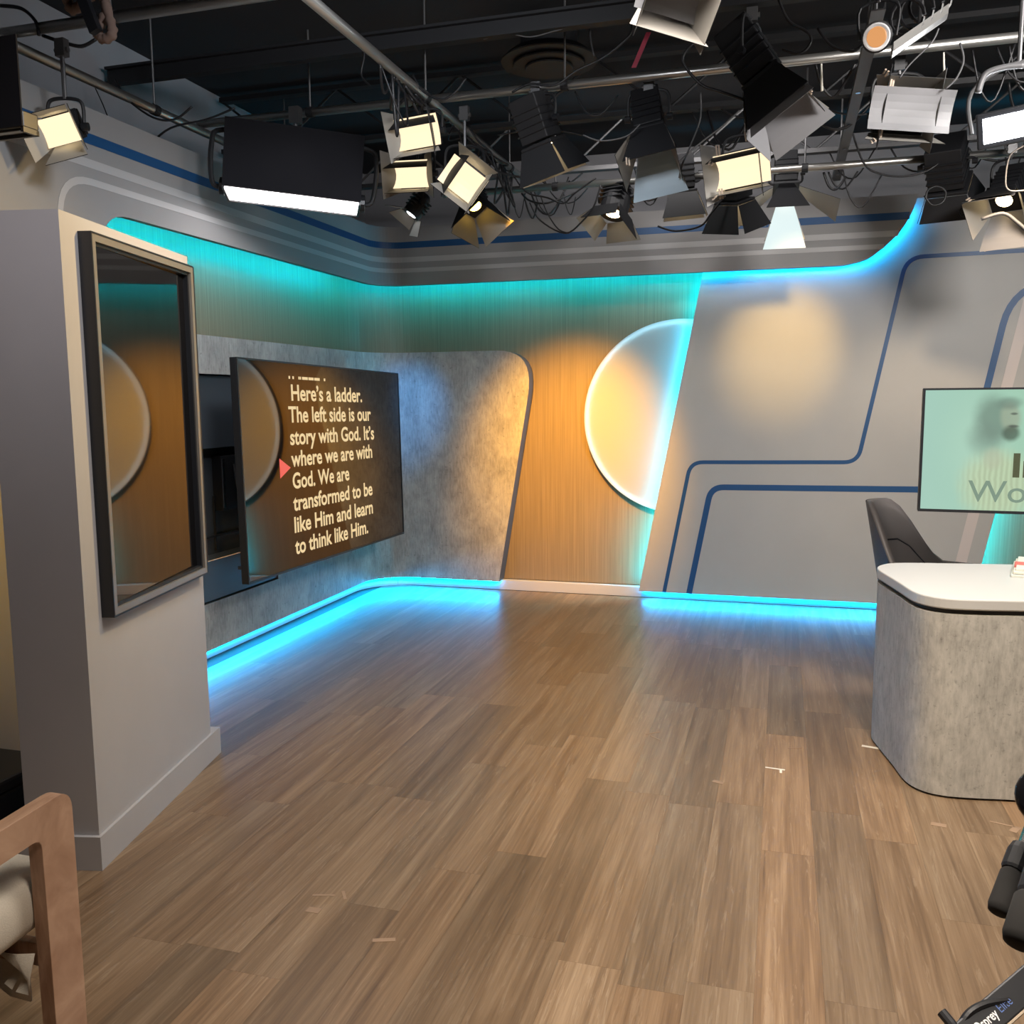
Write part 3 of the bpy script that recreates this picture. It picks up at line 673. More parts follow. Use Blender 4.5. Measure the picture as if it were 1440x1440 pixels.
for i in range(9):
    t = i/8; x = AX-.05-.34*t
    rows.append([V((x, AY-.10-.02*sin(t*7), .295)), V((x+.01*sin(t*9), AY-.085-.035*cos(t*8), .24)), V((x-.02, AY-.10-.02*sin(t*10), .165+.05*t+.02*sin(t*6))), V((x-.02, AY-.106-.02*sin(t*10), .165+.05*t+.02*sin(t*6))), V((x+.01*sin(t*9), AY-.091-.035*cos(t*8), .24)), V((x, AY-.106-.02*sin(t*7), .295))])
sk.loft(rows).build('hanging_dust_cloth', 'cream_fabric', ac, smooth=True)

# ------------------------------------------------------------------ camera pedestal, near right
def along(px, py, dist): d = ray(px, py); return CAM+d*dist          # dist measured along the optical axis
tp = along(1600, 1300, 1.7)
tri = thing('camera_pedestal', (tp.x, tp.y, 0), 'black camera pedestal with foam pan-bar grips at the right edge', 'tripod')
def grip(p, q, r, name='pan_bar'):
    d = (q-p).normalized(); o = MB().tube([p-d*.34, p+d*.02], .009, 10).build(name, 'chrome', tri)
    MB().lathe(p-d*.05, d, [(0, .017), (.012, .020), (.045, .020), (.05, .018)], 14).build('collar', 'black_metal', o)
    L_ = (q-p).length
    MB().lathe(p, d, [(0, r*.82), (.006, r), (L_-.012, r), (L_-.003, r*.86), (L_, r*.5)], 20).build('foam_grip', 'foam_black', o, smooth=True)
grip(along(1425, 1226, 1.50), along(1403, 1285, 1.46), .0185)
grip(along(1452, 1262, 1.22), along(1431, 1330, 1.18), .0215)
hw_ = MB(); kc = along(1474, 1122, 1.45)
hw_.lathe(kc, ray(1462, 1122), [(-.03, .026), (-.028, .044), (-.02, .047), (.0, .044), (.03, .038)], 24); hw_.build('tension_knob', 'black_gloss', tri, smooth=True)
MB().tube([kc, kc+V((.12, .02, .02)), tp+V((.1, .1, .55))], .03, 10).build('head', 'black_metal', tri)
MB().tube([V((tp.x+.12, tp.y+.1, .06)), V((tp.x+.12, tp.y+.1, 1.15))], [.07, .06], 16).build('centre_tube', 'black_metal', tri)
q0, q1 = along(1362, 1455, 1.93), along(1452, 1377, 2.0)
dq = (q1-q0).normalized(); toC = (CAM-(q0+q1)/2).normalized(); upq = (toC-dq*toC.dot(dq)).normalized(); sdq = dq.cross(upq)
lg = MB(); vs = []
for k in (-.10, .75):
    for a, b in ((-.030, -.03), (.030, -.03), (.030, .0), (-.030, .0)): vs.append(q0+dq*k+sdq*a+upq*b)
lg.add(vs, [(0, 1, 2, 3), (7, 6, 5, 4), (0, 4, 5, 1), (1, 5, 6, 2), (2, 6, 7, 3), (3, 7, 4, 0)])
lego = lg.build('leg', 'black_satin', tri, bevel=.004)
if sdq.z < 0: tx = -sdq
else: tx = sdq
mat('print_white', (.8, .8, .8), .6); mat('print_blue', (.10, .17, .42), .6); mat('trim_tan', (.45, .36, .26), .5)
put_text('lettering', 'Osprey', lego, q0, dq, tx, .020, .085, -.010, .018, 'print_white', .02)
put_text('lettering', 'Elite', lego, q0, dq, tx, .093, .130, -.009, .018, 'print_blue', -.004)
MB().tube([q0+dq*-.05-tx*.032, q0+dq*.7-tx*.032], .003, 6).build('edge_trim', 'trim_tan', tri)
MB().tube(smooth_pts([along(1346, 1450, 1.95), along(1362, 1425, 1.96), along(1385, 1412, 1.97), along(1420, 1406, 1.98), along(1460, 1400, 2.0)], 5), .008, 8).build('brake_cable', 'cable_black', tri)
MB().tube([along(1324, 1423, 1.95), along(1338, 1440, 1.93), along(1360, 1470, 1.9)], [.011, .011, .009], 10).build('lever', 'black_metal', tri)

# ------------------------------------------------------------------ lighting grid: pipes and beams
ZP = 3.30
def pipe(name, p, q, r, mm, label, clampn=0, sleeves=()):
    t = thing(name, p, label, 'pipe')
    p, q = V(p), V(q); d = (q-p).normalized()
    MB().tube([p, q], r, 14).build('tube', mm, t, smooth=True)
    n = max(2, int((q-p).length/1.3))
    for i in range(n):                                            # hangers up to the ceiling
        c = p+(q-p)*((i+.5)/n)
        MB().tube([c+V((0, 0, r)), V((c.x, c.y, 3.76))], .006, 6).build('hanger_rod', 'steel_dark', t)
        MB().lathe(c-d*.02, d, [(0, r+.006), (.04, r+.006)], 14).build('hanger_collar', 'black_metal', t)
    return t
RP = .024
pipe('grid_pipe', (-3.6, 3.52, ZP), (2.6, 3.52, ZP), RP, 'galvanised', 'nearest galvanised lighting pipe crossing the top left corner')
pipe('grid_pipe', (-3.4, 4.95, ZP), (2.6, 4.95, ZP), RP, 'galvanised', 'long galvanised cross pipe carrying the middle row of lamps')
pipe('grid_pipe', (-2.4, 6.45, 3.13), (2.6, 6.45, 3.13), RP, 'galvanised', 'far galvanised cross pipe in front of the header flat')
pipe('grid_pipe', (-3.36, 2.4, ZP-.05), (-3.36, 6.6, ZP-.05), RP, 'galvanised', 'galvanised pipe running into the room along the left wall')
pipe('grid_pipe', (-1.86, 2.4, ZP-.05), (-1.86, 7.1, ZP-.05), RP, 'galvanised', 'galvanised pipe running away through the lamp cluster')
def ibeam(label, y, z, x0, x1, h=.16, b=.10):
    t = thing('steel_beam', (x0, y, z), label, 'beam'); cx, lx = (x0+x1)/2, x1-x0
    MB().box((cx, y, z-h/2), (lx, b, .014)).build('lower_flange', 'black_metal', t); MB().box((cx, y, z+h/2), (lx, b, .014)).build('upper_flange', 'black_metal', t)
    MB().box((cx, y, z), (lx, .012, h-.016)).build('web', 'black_metal', t); return t
ibeam('black steel beam crossing above the nearest lamps', 4.62, 3.50, -3.75, 3.2, .08, .06)
def joist(label, y, z0, z1, x0, x1, mm='black_metal'):
    t = thing('open_web_joist', (x0, y, z0), label, 'joist')
    MB().box(((x0+x1)/2, y, z0), (x1-x0, .07, .03)).build('lower_chord', mm, t); MB().box(((x0+x1)/2, y, z1), (x1-x0, .07, .03)).build('upper_chord', mm, t)
    n = int((x1-x0)/.42)
    for i in range(n):
        a, b = x0+(x1-x0)*i/n, x0+(x1-x0)*(i+1)/n; za, zb = (z0, z1) if i % 2 else (z1, z0)
        MB().tube([(a, y, za), (b, y, zb)], .009, 6).build('web_bar', mm, t)
joist('black open-web joist above the lamp cluster', 5.75, 3.36, 3.70, -3.75, 3.2)
joist('grey open-web joist nearest the header flat', 6.9, 3.34, 3.70, -3.75, 3.2, 'steel_dark')
joist('black open-web joist over the near pipe', 3.0, 3.45, 3.72, -3.75, 3.2)
st = thing('strut_channel', (.33, 3.7, 3.2), 'flat grey strut channel running away at the right of the grid', 'strut')
MB().box((.33, 5.68, 3.20), (.055, 3.04, .006)).build('channel_web', 'steel_dark', st)
for s in (-1, 1): MB().box((.33+s*.026, 5.68, 3.217), (.004, 3.04, .034)).build('channel_side', 'steel_dark', st)
for yy in (4.3, 5.2, 6.3, 7.0): MB().lathe((.33, yy, 3.205), (0, 0, -1), [(0, .014), (.012, .014)], 6).build('bolt', 'chrome', st)
for yy in (4.3, 6.7): MB().tube([(.33, yy, 3.22), (.33, yy, 3.76)], .007, 6).build('hanger_rod', 'steel_dark', st)
# round ceiling diffuser
df = thing('ceiling_diffuser', (-1.35, 5.35, 3.50), 'round black stepped ceiling air diffuser', 'vent')
dcx = atY(772, 88, 5.25); dcx = V((dcx.x, dcx.y, dcx.z)); df.location = dcx
for r0_, r1_, z in ((.27, .22, 0), (.20, .15, -.02), (.13, .07, -.035)):
    MB().lathe(dcx+V((0, 0, z)), (0, 0, 1), [(0, r0_), (.006, r0_+.004), (.05, r1_), (.045, r1_-.006)], 32).build('ring', 'black_metal', df, smooth=False)
MB().lathe(dcx, (0, 0, 1), [(.03, .16), (3.745-dcx.z, .16)], 24).build('neck', 'black_metal', df)

# ------------------------------------------------------------------ lamps
def basis(aim, roll=0):
    f = V(aim).normalized(); s = f.cross(V((0, 0, 1)))
    s = s.normalized() if s.length > 1e-4 else V((1, 0, 0)); u = s.cross(f)
    c, k = cos(rad(roll)), sin(rad(roll)); return f, s*c+u*k, u*c-s*k
def obox(mb, c, f, s, u, df_, ds, du, mi=0):
    c = V(c); vs = [c+f*(a*df_/2)+s*(b*ds/2)+u*(e*du/2) for e in (-1, 1) for a, b in ((-1, -1), (1, -1), (1, 1), (-1, 1))]
    return mb.add(vs, [(3, 2, 1, 0), (4, 5, 6, 7), (0, 1, 5, 4), (1, 2, 6, 5), (2, 3, 7, 6), (3, 0, 4, 7)], mi)
def pins(parent, at_, f, s, u, n=2):
    for k in range(n):
        o = MB(); c = at_+s*(.012*(k-.5)); obox(o, c+f*.012+u*.008*k, f, s, u, .05, .008, .006); o.build('clothespin', 'wood_pin', parent)
def fresnel(label, c, aim, size=.17, length=None, doors=(35, 35, 35, 35), dlen=None, lens='lamp_warm', gel=None, gel_doors=(), pin=False, roll=0, hang=None, round_=False, dw=1.0, gel_at=.30, group='barn-door lamps on the grid', dmat='black_metal', imat='door_inner'):
    """c: centre of the front opening. doors: flare angle of top, bottom, left, right (None = no door)."""
    f, s, u = basis(aim, roll); c = V(c); length = length or size*1.25; dlen = dlen or size*.8; h = size/2
    t = thing('studio_lamp', c, label, 'lamp', group)
    bc_ = c-f*(length/2)
    if round_:
        MB().lathe(c-f*length, f, [(0, h*.55), (.02, h*.8), (length*.45, h*.86), (length*.5, h), (length, h)], 20).build('housing', 'black_metal', t)
    else:
        mb = MB(); obox(mb, bc_-f*length*.06, f, s, u, length*.88, size*.86, size*.92); obox(mb, c-f*length*.04, f, s, u, length*.08, size, size); mb.build('housing', 'black_metal', t, bevel=.006)
    for k in range(4):
        mb = MB(); obox(mb, c-f*(length*(.3+.14*k)), f, s, u, .008, size*.9, size*1.0); mb.build('cooling_fin', 'black_satin', t)
    MB().lathe(c-f*.012, f, [(0, h*.8), (.008, h*.74), (.014, h*.45), (.016, h*.1)], 20).build('lens', lens, t, smooth=True)
    for k, (ang, d_, e_) in enumerate(zip(doors, (u, -u, -s, s), (s, s, u, u))):
        if ang is None: continue
        a = rad(ang); dd = f*cos(a)+d_*sin(a); nn = (d_*cos(a)-f*sin(a)); p0 = c+d_*h
        w0, w1 = size*.48*dw, size*.48*dw+dlen*.30
        vs = [p0-e_*w0, p0+e_*w0, p0+e_*w1+dd*dlen, p0-e_*w1+dd*dlen]
        vs += [v+nn*.003 for v in vs]
        mb = MB(); mb.add(vs, [(0, 1, 2, 3)], 1); mb.add(vs, [(7, 6, 5, 4), (0, 4, 5, 1), (1, 5, 6, 2), (2, 6, 7, 3), (3, 7, 4, 0)], 0)
        dr = mb.build('barn_door', [dmat, imat], t)
        if k in gel_doors:
            g_ = MB(); rows = []
            for i in range(7):
                q = i/6; off = nn*(-.004-.012*sin(pi*q)); ctr = p0+dd*(dlen*(.06+1.15*q))
                ww = (w0+(w1-w0)*q)*1.04; rows.append([ctr-e_*ww+off, ctr+e_*ww+off, ctr+e_*ww+off-nn*.0012, ctr-e_*ww+off-nn*.0012])
            g_.loft(rows).build('gel_sheet', gel, t)
        if pin and k < 2: pins(t, p0+dd*dlen+e_*w1*.8, dd, e_, nn)
    if gel and not gel_doors:
        g_ = MB(); rows = []
        for i in range(7):
            q = -1+i/3; bow = .02*(1-q*q); ctr = c+f*(dlen*gel_at-bow)+u*(q*size*.47); ww = size*.60*dw
            rows.append([ctr-s*ww, ctr+s*ww, ctr+s*ww+f*.0015, ctr-s*ww+f*.0015])
        g_.loft(rows).build('diffusion_sheet', gel, t)
        if pin: pins(t, c+f*dlen*.6+u*size*.52+s*size*.5, u, s, f); pins(t, c+f*dlen*.6-u*size*.5+s*size*.55, -u, s, f)
    # yoke and clamp
    hz = hang if hang is not None else ZP-.03
    sh = s.copy(); sh.z = 0; sh = sh.normalized() if sh.length > .1 else V((1, 0, 0)); top = bc_+V((0, 0, size*.95)); r_ = size*.62
    top.z = min(top.z, hz-.02)
    MB().tube(smooth_pts([bc_-sh*r_, bc_-sh*r_+V((0, 0, (top.z-bc_.z)*.75)), top-sh*r_*.6, top+sh*r_*.6, bc_+sh*r_+V((0, 0, (top.z-bc_.z)*.75)), bc_+sh*r_], 4), .008, 6).build('yoke', 'black_metal', t)
    for q in (-1, 1): MB().lathe(bc_+sh*q*(r_-.01), sh*q, [(0, .018), (.03, .018)], 10).build('tilt_knob', 'black_satin', t)
    if hz-top.z > .03: MB().tube([top, V((top.x, top.y, hz))], .010, 8).build('stem', 'steel_dark', t)
    mb = MB(); mb.box((top.x, top.y, hz+.01), (.05, .035, .075)); mb.lathe((top.x-.035, top.y, hz+.0), (1, 0, 0), [(0, .012), (.07, .012)], 8); mb.build('pipe_clamp', 'steel_dark', t)
    return t
BK = (0, 1, -.45)
# cluster by the far end of the left wall
fresnel('lit lamp with boxy barn doors, topmost of the left cluster', atY(588, 186, 4.72), (.10, -1, -.30), .165, .22, (-28, 12, 8, 42), .11, gel='gel_lit', roll=-6, dw=1.22, hang=3.23)
fresnel('lit lamp with wide barn doors below the topmost one', atY(580, 245, 5.3), (-.02, -1, -.20), .165, .2, (-24, 10, 42, 42), .12, gel='gel_lit', roll=2, dw=1.3, hang=3.23)
fresnel('tilted lit lamp with barn doors, right of the left cluster', atY(652, 252, 4.95), (.25, -1, -.35), .175, .22, (30, 10, 10, -20), .13, gel='gel_lit', roll=38, dw=1.1, hang=3.23)
fresnel('small open-face lamp with bright white reflector in the left cluster', atY(578, 302, 5.6), (-.55, -.25, -.8), .12, .16, (60, 20, None, 55), .10, lens='lamp_white', round_=True, hang=3.23, roll=20)
fresnel('lamp with yellow-lit barn door, lowest of the left cluster', atY(668, 290, 5.6), (.40, -.42, -.75), .15, .18, (15, 25, 30, 25), .18, lens='lamp_amber', roll=25, hang=3.23)
fresnel('black lamp with doors seen from below, centre left of grid', atY(765, 205, 4.95), (.25, .25, -.85), .19, .26, (12, 18, 10, 22), .17, roll=30)
fresnel('round lamp hanging low with glowing rim, centre of grid', atY(862, 300, 6.45), (-.15, -.42, -.9), .20, .24, (25, 50, 20, 40), .14, round_=True, hang=3.11)
fresnel('black lamp with cool gel sheet and clothespins, centre', atY(915, 195, 4.95), (.15, -.45, -.85), .17, .28, (5, 30, 12, 25), .20, lens='black_gloss', gel='gel_blue', gel_doors=(1,), pin=True, roll=-20)
fresnel('black lamp with curled barn doors, right of centre', atY(960, 272, 6.45), (.05, .15, -1), .19, .25, (15, 25, 12, 20), .17, hang=3.11, roll=25)
fresnel('lit lamp with broad glowing diffusion sheet, right of centre', atY(1042, 238, 4.95), (-.12, -1, -.18), .18, .22, (-20, 10, 10, 45), .12, gel='gel_lit', roll=-6, dw=1.35, pin=True)
fresnel('large black lamp with white gel sheets on clothespins', atY(1080, 120, 4.6), (.45, -.25, -.8), .19, .34, (10, 20, 25, 15), .21, lens='black_gloss', gel='gel_frost', gel_doors=(1, 2, 3), pin=True, roll=12, hang=3.42)
fresnel('black lamp with closed angular doors in front of the header', atY(1033, 285, 6.3), (.05, .35, -.9), .19, .25, (10, 25, 15, 25), .18, hang=3.11, roll=-25)
fresnel('lamp with bright bulb slot and blown-out white gel below', atY(1105, 268, 6.65), (.02, -.35, -.9), .17, .26, (28, 8, 55, 50), .30, dw=.55, gel='gel_lit_cool', gel_doors=(1,), hang=3.11)
fresnel('lamp with broad grey frost sheet on pins, right of grid', atY(1272, 158, 4.95), (.15, -1, -.2), .20, .26, (20, 18, 10, 10), .12, lens='black_gloss', gel='gel_frost', roll=6, dw=1.55, gel_at=1.06, pin=True)
fresnel('black lamp in front of the right end of the header', atY(1335, 262, 6.45), (.2, .6, -.7), .24, .30, (15, 20, 20, 20), .15, hang=3.11)
fresnel('lamp with yellow-edged gel at the far right edge', atY(1412, 282, 6.2), (-.35, -.6, -.75), .17, .24, (25, 40, 25, 25), .18, gel='gel_frost', gel_doors=(0, 1), pin=True, hang=3.11)
fresnel('near lamp with pale frost sheet at the top edge', atY(948, -14, 3.52), (.30, -.85, -.62), .17, .28, (15, 12, 20, 15), .15, lens='black_gloss', gel='gel_frost', dw=1.3, roll=14, hang=3.27)
fresnel('lit lamp with barn doors at the top left behind the black panel', atY(86, 182, 3.5), (.35, -.75, -.35), .125, .18, (15, 25, 20, 38), .12, gel='gel_lit', roll=-16, hang=3.22)
# led par can, near right
par = thing('par_can', atY(1233, 52, 3.9), 'round par can with white ring and orange led face', 'lamp')
pc = atY(1233, 52, 3.9); f, s, u = basis((-.12, -1, -.30)); 
MB().lathe(pc-f*.16, f, [(0, .035), (.03, .05), (.15, .054), (.162, .056), (.165, .050)], 28).build('housing', 'black_satin', par, smooth=False)
MB().lathe(pc+f*.001, f, [(0, .048), (.004, .049), (.006, .044), (.004, .034)], 28, cap=False).build('white_ring', 'par_white', par)
MB().lathe(pc+f*.006, f, [(0, .036), (.004, .032)], 28).build('led_face', 'cob_orange', par)
MB().tube(smooth_pts([pc-f*.08-s*.065, pc-f*.08-s*.065+V((0, 0, .12)), pc-f*.08+s*.065+V((0, 0, .12)), pc-f*.08+s*.065], 4), .006, 6).build('yoke', 'black_metal', par)
MB().tube([pc-f*.08+V((0, 0, .13)), pc-f*.08+V((0, 0, .55))], .008, 6).build('stem', 'steel_dark', par)
# silver trough fixture beside it
tro = thing('cyclorama_trough', atY(1300, 30, 4.0), 'silver trough lamp with coiled black cable beside the par can', 'lamp')
a_, b_ = atY(1255, 72, 3.95), atY(1332, 18, 4.15); dd = (b_-a_).normalized(); rows = []
for q in (0, 1):
    p = a_+(b_-a_)*q; rows.append([p+V((0, 0, z))+V((0, y_, 0)) for y_, z in ((-.04, .02), (-.03, -.012), (.0, -.022), (.05, -.012), (.06, .03))])
MB().loft(rows).build('reflector_shell', 'galvanised', tro, smooth=False)
for k in range(4):
    cc_ = a_+(b_-a_)*(.25+.17*k)+V((0, 0, .09)); MB().tube([cc_+V((cos(q*pi/8)*.06, .01*q/8, sin(q*pi/8)*.065)) for q in range(17)], .007, 6).build('coiled_cable', 'cable_black', tro)
MB().tube([(a_+b_)/2+V((0, 0, .02)), V(((a_+b_)/2).to_tuple())+V((0, 0, .75))], .01, 6).build('stem', 'steel_dark', tro)

def softpanel(label, c, wid, dep, flap, ang, em, hang, yoke_left=True, tilt=0.0, flap_tilt=0):
    """downward led panel with a tall black flap standing on its near edge"""
    c = V(c); t = thing('led_softlight', c, label, 'lamp', 'led soft lights on the grid'); Rz = Matrix.Rotation(ang, 3, 'Z') @ Matrix.Rotation(tilt, 3, 'Y')
    def P(x, y, z): return c+Rz @ V((x, y, z))
    def bx(x0, x1, y0, y1, z0, z1, mm, nm, bv=0):
        vs = [P(x, y, z) for z in (z0, z1) for x, y in ((x0, y0), (x1, y0), (x1, y1), (x0, y1))]
        return MB().add(vs, [(3, 2, 1, 0), (4, 5, 6, 7), (0, 1, 5, 4), (1, 2, 6, 5), (2, 3, 7, 6), (3, 0, 4, 7)]).build(nm, mm, t, bevel=bv)
    bx(-wid/2, wid/2, 0, dep, .012, .07, 'black_satin', 'housing', .005)
    bx(-wid/2+.012, wid/2-.012, .012, dep-.012, .004, .0135, em, 'led_face')
    for a, b, cc2, d2 in ((-wid/2, -wid/2+.012, 0, dep), (wid/2-.012, wid/2, 0, dep), (-wid/2, wid/2, dep-.012, dep)): bx(a, b, cc2, d2, -.004, .014, 'black_satin', 'rim')
    fl = MB(); k = flap_tilt
    vs = [P(x, y+(z-.014)*k, z) for z in (.014, flap) for x, y in ((-wid/2, -.006), (wid/2, -.006), (wid/2, 0), (-wid/2, 0))]
    fl.add(vs, [(3, 2, 1, 0), (4, 5, 6, 7), (0, 1, 5, 4), (1, 2, 6, 5), (2, 3, 7, 6), (3, 0, 4, 7)]).build('flap', 'flap_black', t)
    for sx in ((-1, 1) if yoke_left else (-1,)):
        MB().tube(smooth_pts([P(sx*(wid/2+.02), dep*.4, .03), P(sx*(wid/2+.07), dep*.4, .06), P(sx*(wid/2+.08), dep*.4, .26), P(sx*(wid/2+.02), dep*.4, .345), P(0, dep*.4, .35)], 5), .014, 8).build('yoke_arm', 'black_metal', t)
        MB().lathe(P(sx*(wid/2), dep*.4, .035), Rz @ V((sx, 0, 0)), [(0, .05), (.025, .05), (.03, .03)], 14).build('tilt_knob', 'black_satin', t)
    p = P(0, dep*.4, .35); MB().tube([p, V((p.x, p.y, max(hang, p.z+.02)))], .012, 8).build('stem', 'steel_dark', t)
    MB().box((p.x, p.y, hang+.02), (.06, .05, .09)).build('pipe_clamp', 'steel_dark', t)
    return t
sc1 = atY(411, 276, 4.75)
softpanel('wide led soft light with tall black flap above a bright bar', sc1, .76, .34, .38, rad(28), 'panel_lit', ZP-.05, tilt=rad(5))
softpanel('black panel of a led soft light cut by the top left edge', atY(-22, 190, 2.75), .36, .07, .32, rad(-2), 'black_gloss', ZP-.05, yoke_left=False)
# bright open lamp at the right edge
fl_ = thing('floodlight', atY(1428, 176, 4.6), 'blazing white led floodlight at the right edge', 'lamp')
fc = atY(1428, 176, 4.6); f, s, u = basis((-.15, -1, -.30), -6)
mb = MB(); obox(mb, fc-f*.05, f, s, u, .09, .30, .15); mb.build('housing', 'black_satin', fl_, bevel=.006)
mb = MB(); obox(mb, fc-f*.002, f, s, u, .006, .25, .105); mb.build('led_face', 'lamp_white', fl_)
MB().tube(smooth_pts([fc-s*.17, fc-s*.18+V((0, 0, .18)), fc+V((0, 0, .26)), fc+s*.18+V((0, 0, .18)), fc+s*.17], 5), .010, 8).build('yoke', 'steel_dark', fl_)
MB().tube([fc+V((0, 0, .26)), fc+V((0, 0, .6))], .01, 8).build('stem', 'steel_dark', fl_)
area('floodlight_beam', fc+f*.02, fc+f, .24, .10, 5, (.92, .95, 1))

# ------------------------------------------------------------------ cables, strap, rope
def cable(px, Y, r=.006, mm='cable_black', label=None, group='black cables looping through the grid', name='cable'):
    Ys = Y if isinstance(Y, (list, tuple)) else [Y]*len(px)
    pts = [atY(x, y, yy) for (x, y), yy in zip(px, Ys)]
    o = MB().tube(smooth_pts(pts, 5), r, 6).build(name, mm, None, smooth=True, origin=pts[0])
    return tag(o, label or 'thin black cable drooping between the grid pipes and lamps', 'cable', group)
cable([(162, 112), (180, 140), (215, 165), (245, 168), (270, 150)], 4.3, .006, label='black cable sagging below the left pipe')
cable([(60, 50), (90, 60), (115, 65), (135, 55)], 3.6, .008, label='thick black cable looped on the near left pipe')
cable([(0, 8), (30, 12), (50, 30), (55, 50)], 3.5, .008, label='black cable entering at the top left corner')
cable([(205, 235), (212, 205), (240, 180), (290, 168), (330, 152)], 4.5, .006, label='black cable rising toward the cross pipe at left')
cable([(130, 115), (150, 160), (165, 205), (172, 222)], 4.4, .003, label='hair-thin wire hanging over the left header stripe')
cable([(745, 285), (760, 310), (795, 328), (820, 310), (835, 290), (845, 260)], 6.3, .006, label='deep black cable loop hanging at the centre')
cable([(718, 240), (740, 270), (770, 278), (792, 286), (808, 272), (838, 250)], 6.3, .006, label='shallow black cable loop at the centre')
cable([(760, 275), (770, 300), (785, 322), (800, 328)], 6.3, .005, label='black cable dropping beside the centre loop')
cable([(720, 130), (745, 118), (780, 120), (810, 100), (850, 80), (885, 50), (888, 30)], 4.85, .006, label='black cable running along the middle pipe and up')
cable([(820, 190), (845, 198), (880, 192), (900, 175)], 4.8, .004, 'cable_grey', label='pale wire curving beside the centre lamp')
cable([(905, 255), (940, 240), (980, 205), (1015, 178), (1040, 155)], 5.4, .005, 'cable_grey', label='straight pale safety wire at right of centre')
cable([(975, 60), (960, 85), (985, 118), (1010, 128), (1045, 140)], 4.6, .007, label='black cable wrapping the big lamp')
cable([(985, 130), (985, 165), (975, 195), (960, 230), (955, 250)], 5.0, .005, 'cable_grey', label='hanging pale cable left of the big lamp')
cable([(1195, 175), (1215, 230), (1240, 245), (1270, 248), (1300, 242), (1320, 230)], 6.2, .006, label='black cable sagging along the far right pipe')
cable([(1300, 275), (1310, 288), (1325, 285), (1330, 270), (1318, 262), (1305, 268), (1302, 280)], 6.2, .006, label='black cable coil hanging before the header end')
cable([(1355, 285), (1356, 300), (1352, 303), (1350, 296), (1357, 290), (1375, 282)], 6.2, .004, label='small hooked wire under the right lamp')
cable([(1440, 205), (1420, 220), (1414, 255), (1420, 268), (1440, 268)], 5.6, .005, 'cable_grey', label='pale cable curling at the right edge')
cable([(1380, 308), (1410, 300), (1430, 312), (1450, 330)], 5.8, .010, 'cable_grey', label='thick grey bent arm at the right edge')
cable([(1320, 40), (1310, 60), (1280, 90), (1265, 110)], 4.6, .004, 'cable_grey', label='thin pale wire slanting under the par can')
cable([(1350, 60), (1355, 85), (1345, 110), (1330, 125)], 4.8, .005, 'cable_grey', label='pale cable hanging from the right pipe')
cable([(1375, 130), (1385, 105), (1410, 95), (1440, 92)], 4.4, .014, 'cable_grey', label='thick grey curved yoke tube at the right edge')
cable([(1095, 0), (1110, 30), (1135, 45), (1140, 60), (1125, 75), (1100, 70)], 4.4, .006, label='black cable loop at the top right of the big lamp')
cable([(1150, 40), (1170, 65), (1200, 72), (1215, 60)], 4.3, .006, label='black cable sagging left of the par can')
cable([(1020, 275), (1000, 300), (985, 318), (950, 325), (925, 318)], 6.2, .007, label='black cable slung under the lamps right of centre')
cable([(680, 55), (715, 48), (745, 52), (775, 45), (800, 38)], 4.62, .003, 'cable_grey', label='thin pale wire clipped along the black beam')
cable([(500, 45), (512, 75), (508, 105), (520, 120)], 4.6, .005, label='short black cable dropping at the pipe crossing')
cable([(580, 105), (595, 128), (620, 140), (640, 130), (655, 110)], 4.6, .006, label='black cable wrapped on the cluster pipe')
cable([(650, 160), (670, 195), (690, 215), (700, 240), (735, 250)], 5.3, .006, label='black cable following the receding pipe')
cable([(845, 0), (830, 40), (835, 80)], 4.7, .006, label='black cable dropping from the ceiling, centre')
cable([(700, 190), (730, 185), (760, 180), (820, 190)], 5.2, .005, label='black cable strung between two centre lamps')
random.seed(21)
lamps = [o for o in bpy.data.objects if o.type == 'EMPTY' and o.get('category') == 'lamp']
zone = lambda x: 'left' if x < -1.0 else 'middle' if x < .2 else 'right'
for k in range(70):                                          # short tails and loops tied to the pipes
    Yp, zp = random.choice(((4.95, ZP-.030), (4.95, ZP-.030), (6.45, 3.10), (6.45, 3.10)))
    x0 = random.uniform(-2.1, 1.6); dx = random.uniform(.08, .45); dz = random.uniform(.05, .26); j = random.uniform(-.06, .06)
    if any(abs(o.location.x-x0-dx/2) < .17+dx/2 and abs(o.location.y-Yp) < .4 for o in lamps): continue
    pts = [V((x0, Yp, zp)), V((x0+dx*.2, Yp+j, zp-dz*.7)), V((x0+dx*.55, Yp+j*1.5, zp-dz)), V((x0+dx, Yp+random.uniform(-.05, .05), zp-random.uniform(-.02, .06)))]
    o = MB().tube(smooth_pts(pts, 4), random.choice((.004, .005, .007)), 6).build('cable', (cm := random.choice(('cable_black', 'cable_black', 'cable_black', 'cable_grey'))), None, smooth=True, origin=pts[0])
    tag(o, f"short {'black' if cm == 'cable_black' else 'pale'} cable loop under the {zone(x0)} {'far' if Yp > 6 else 'central'} cross pipe", 'cable', 'short cable loops tied to the pipes')
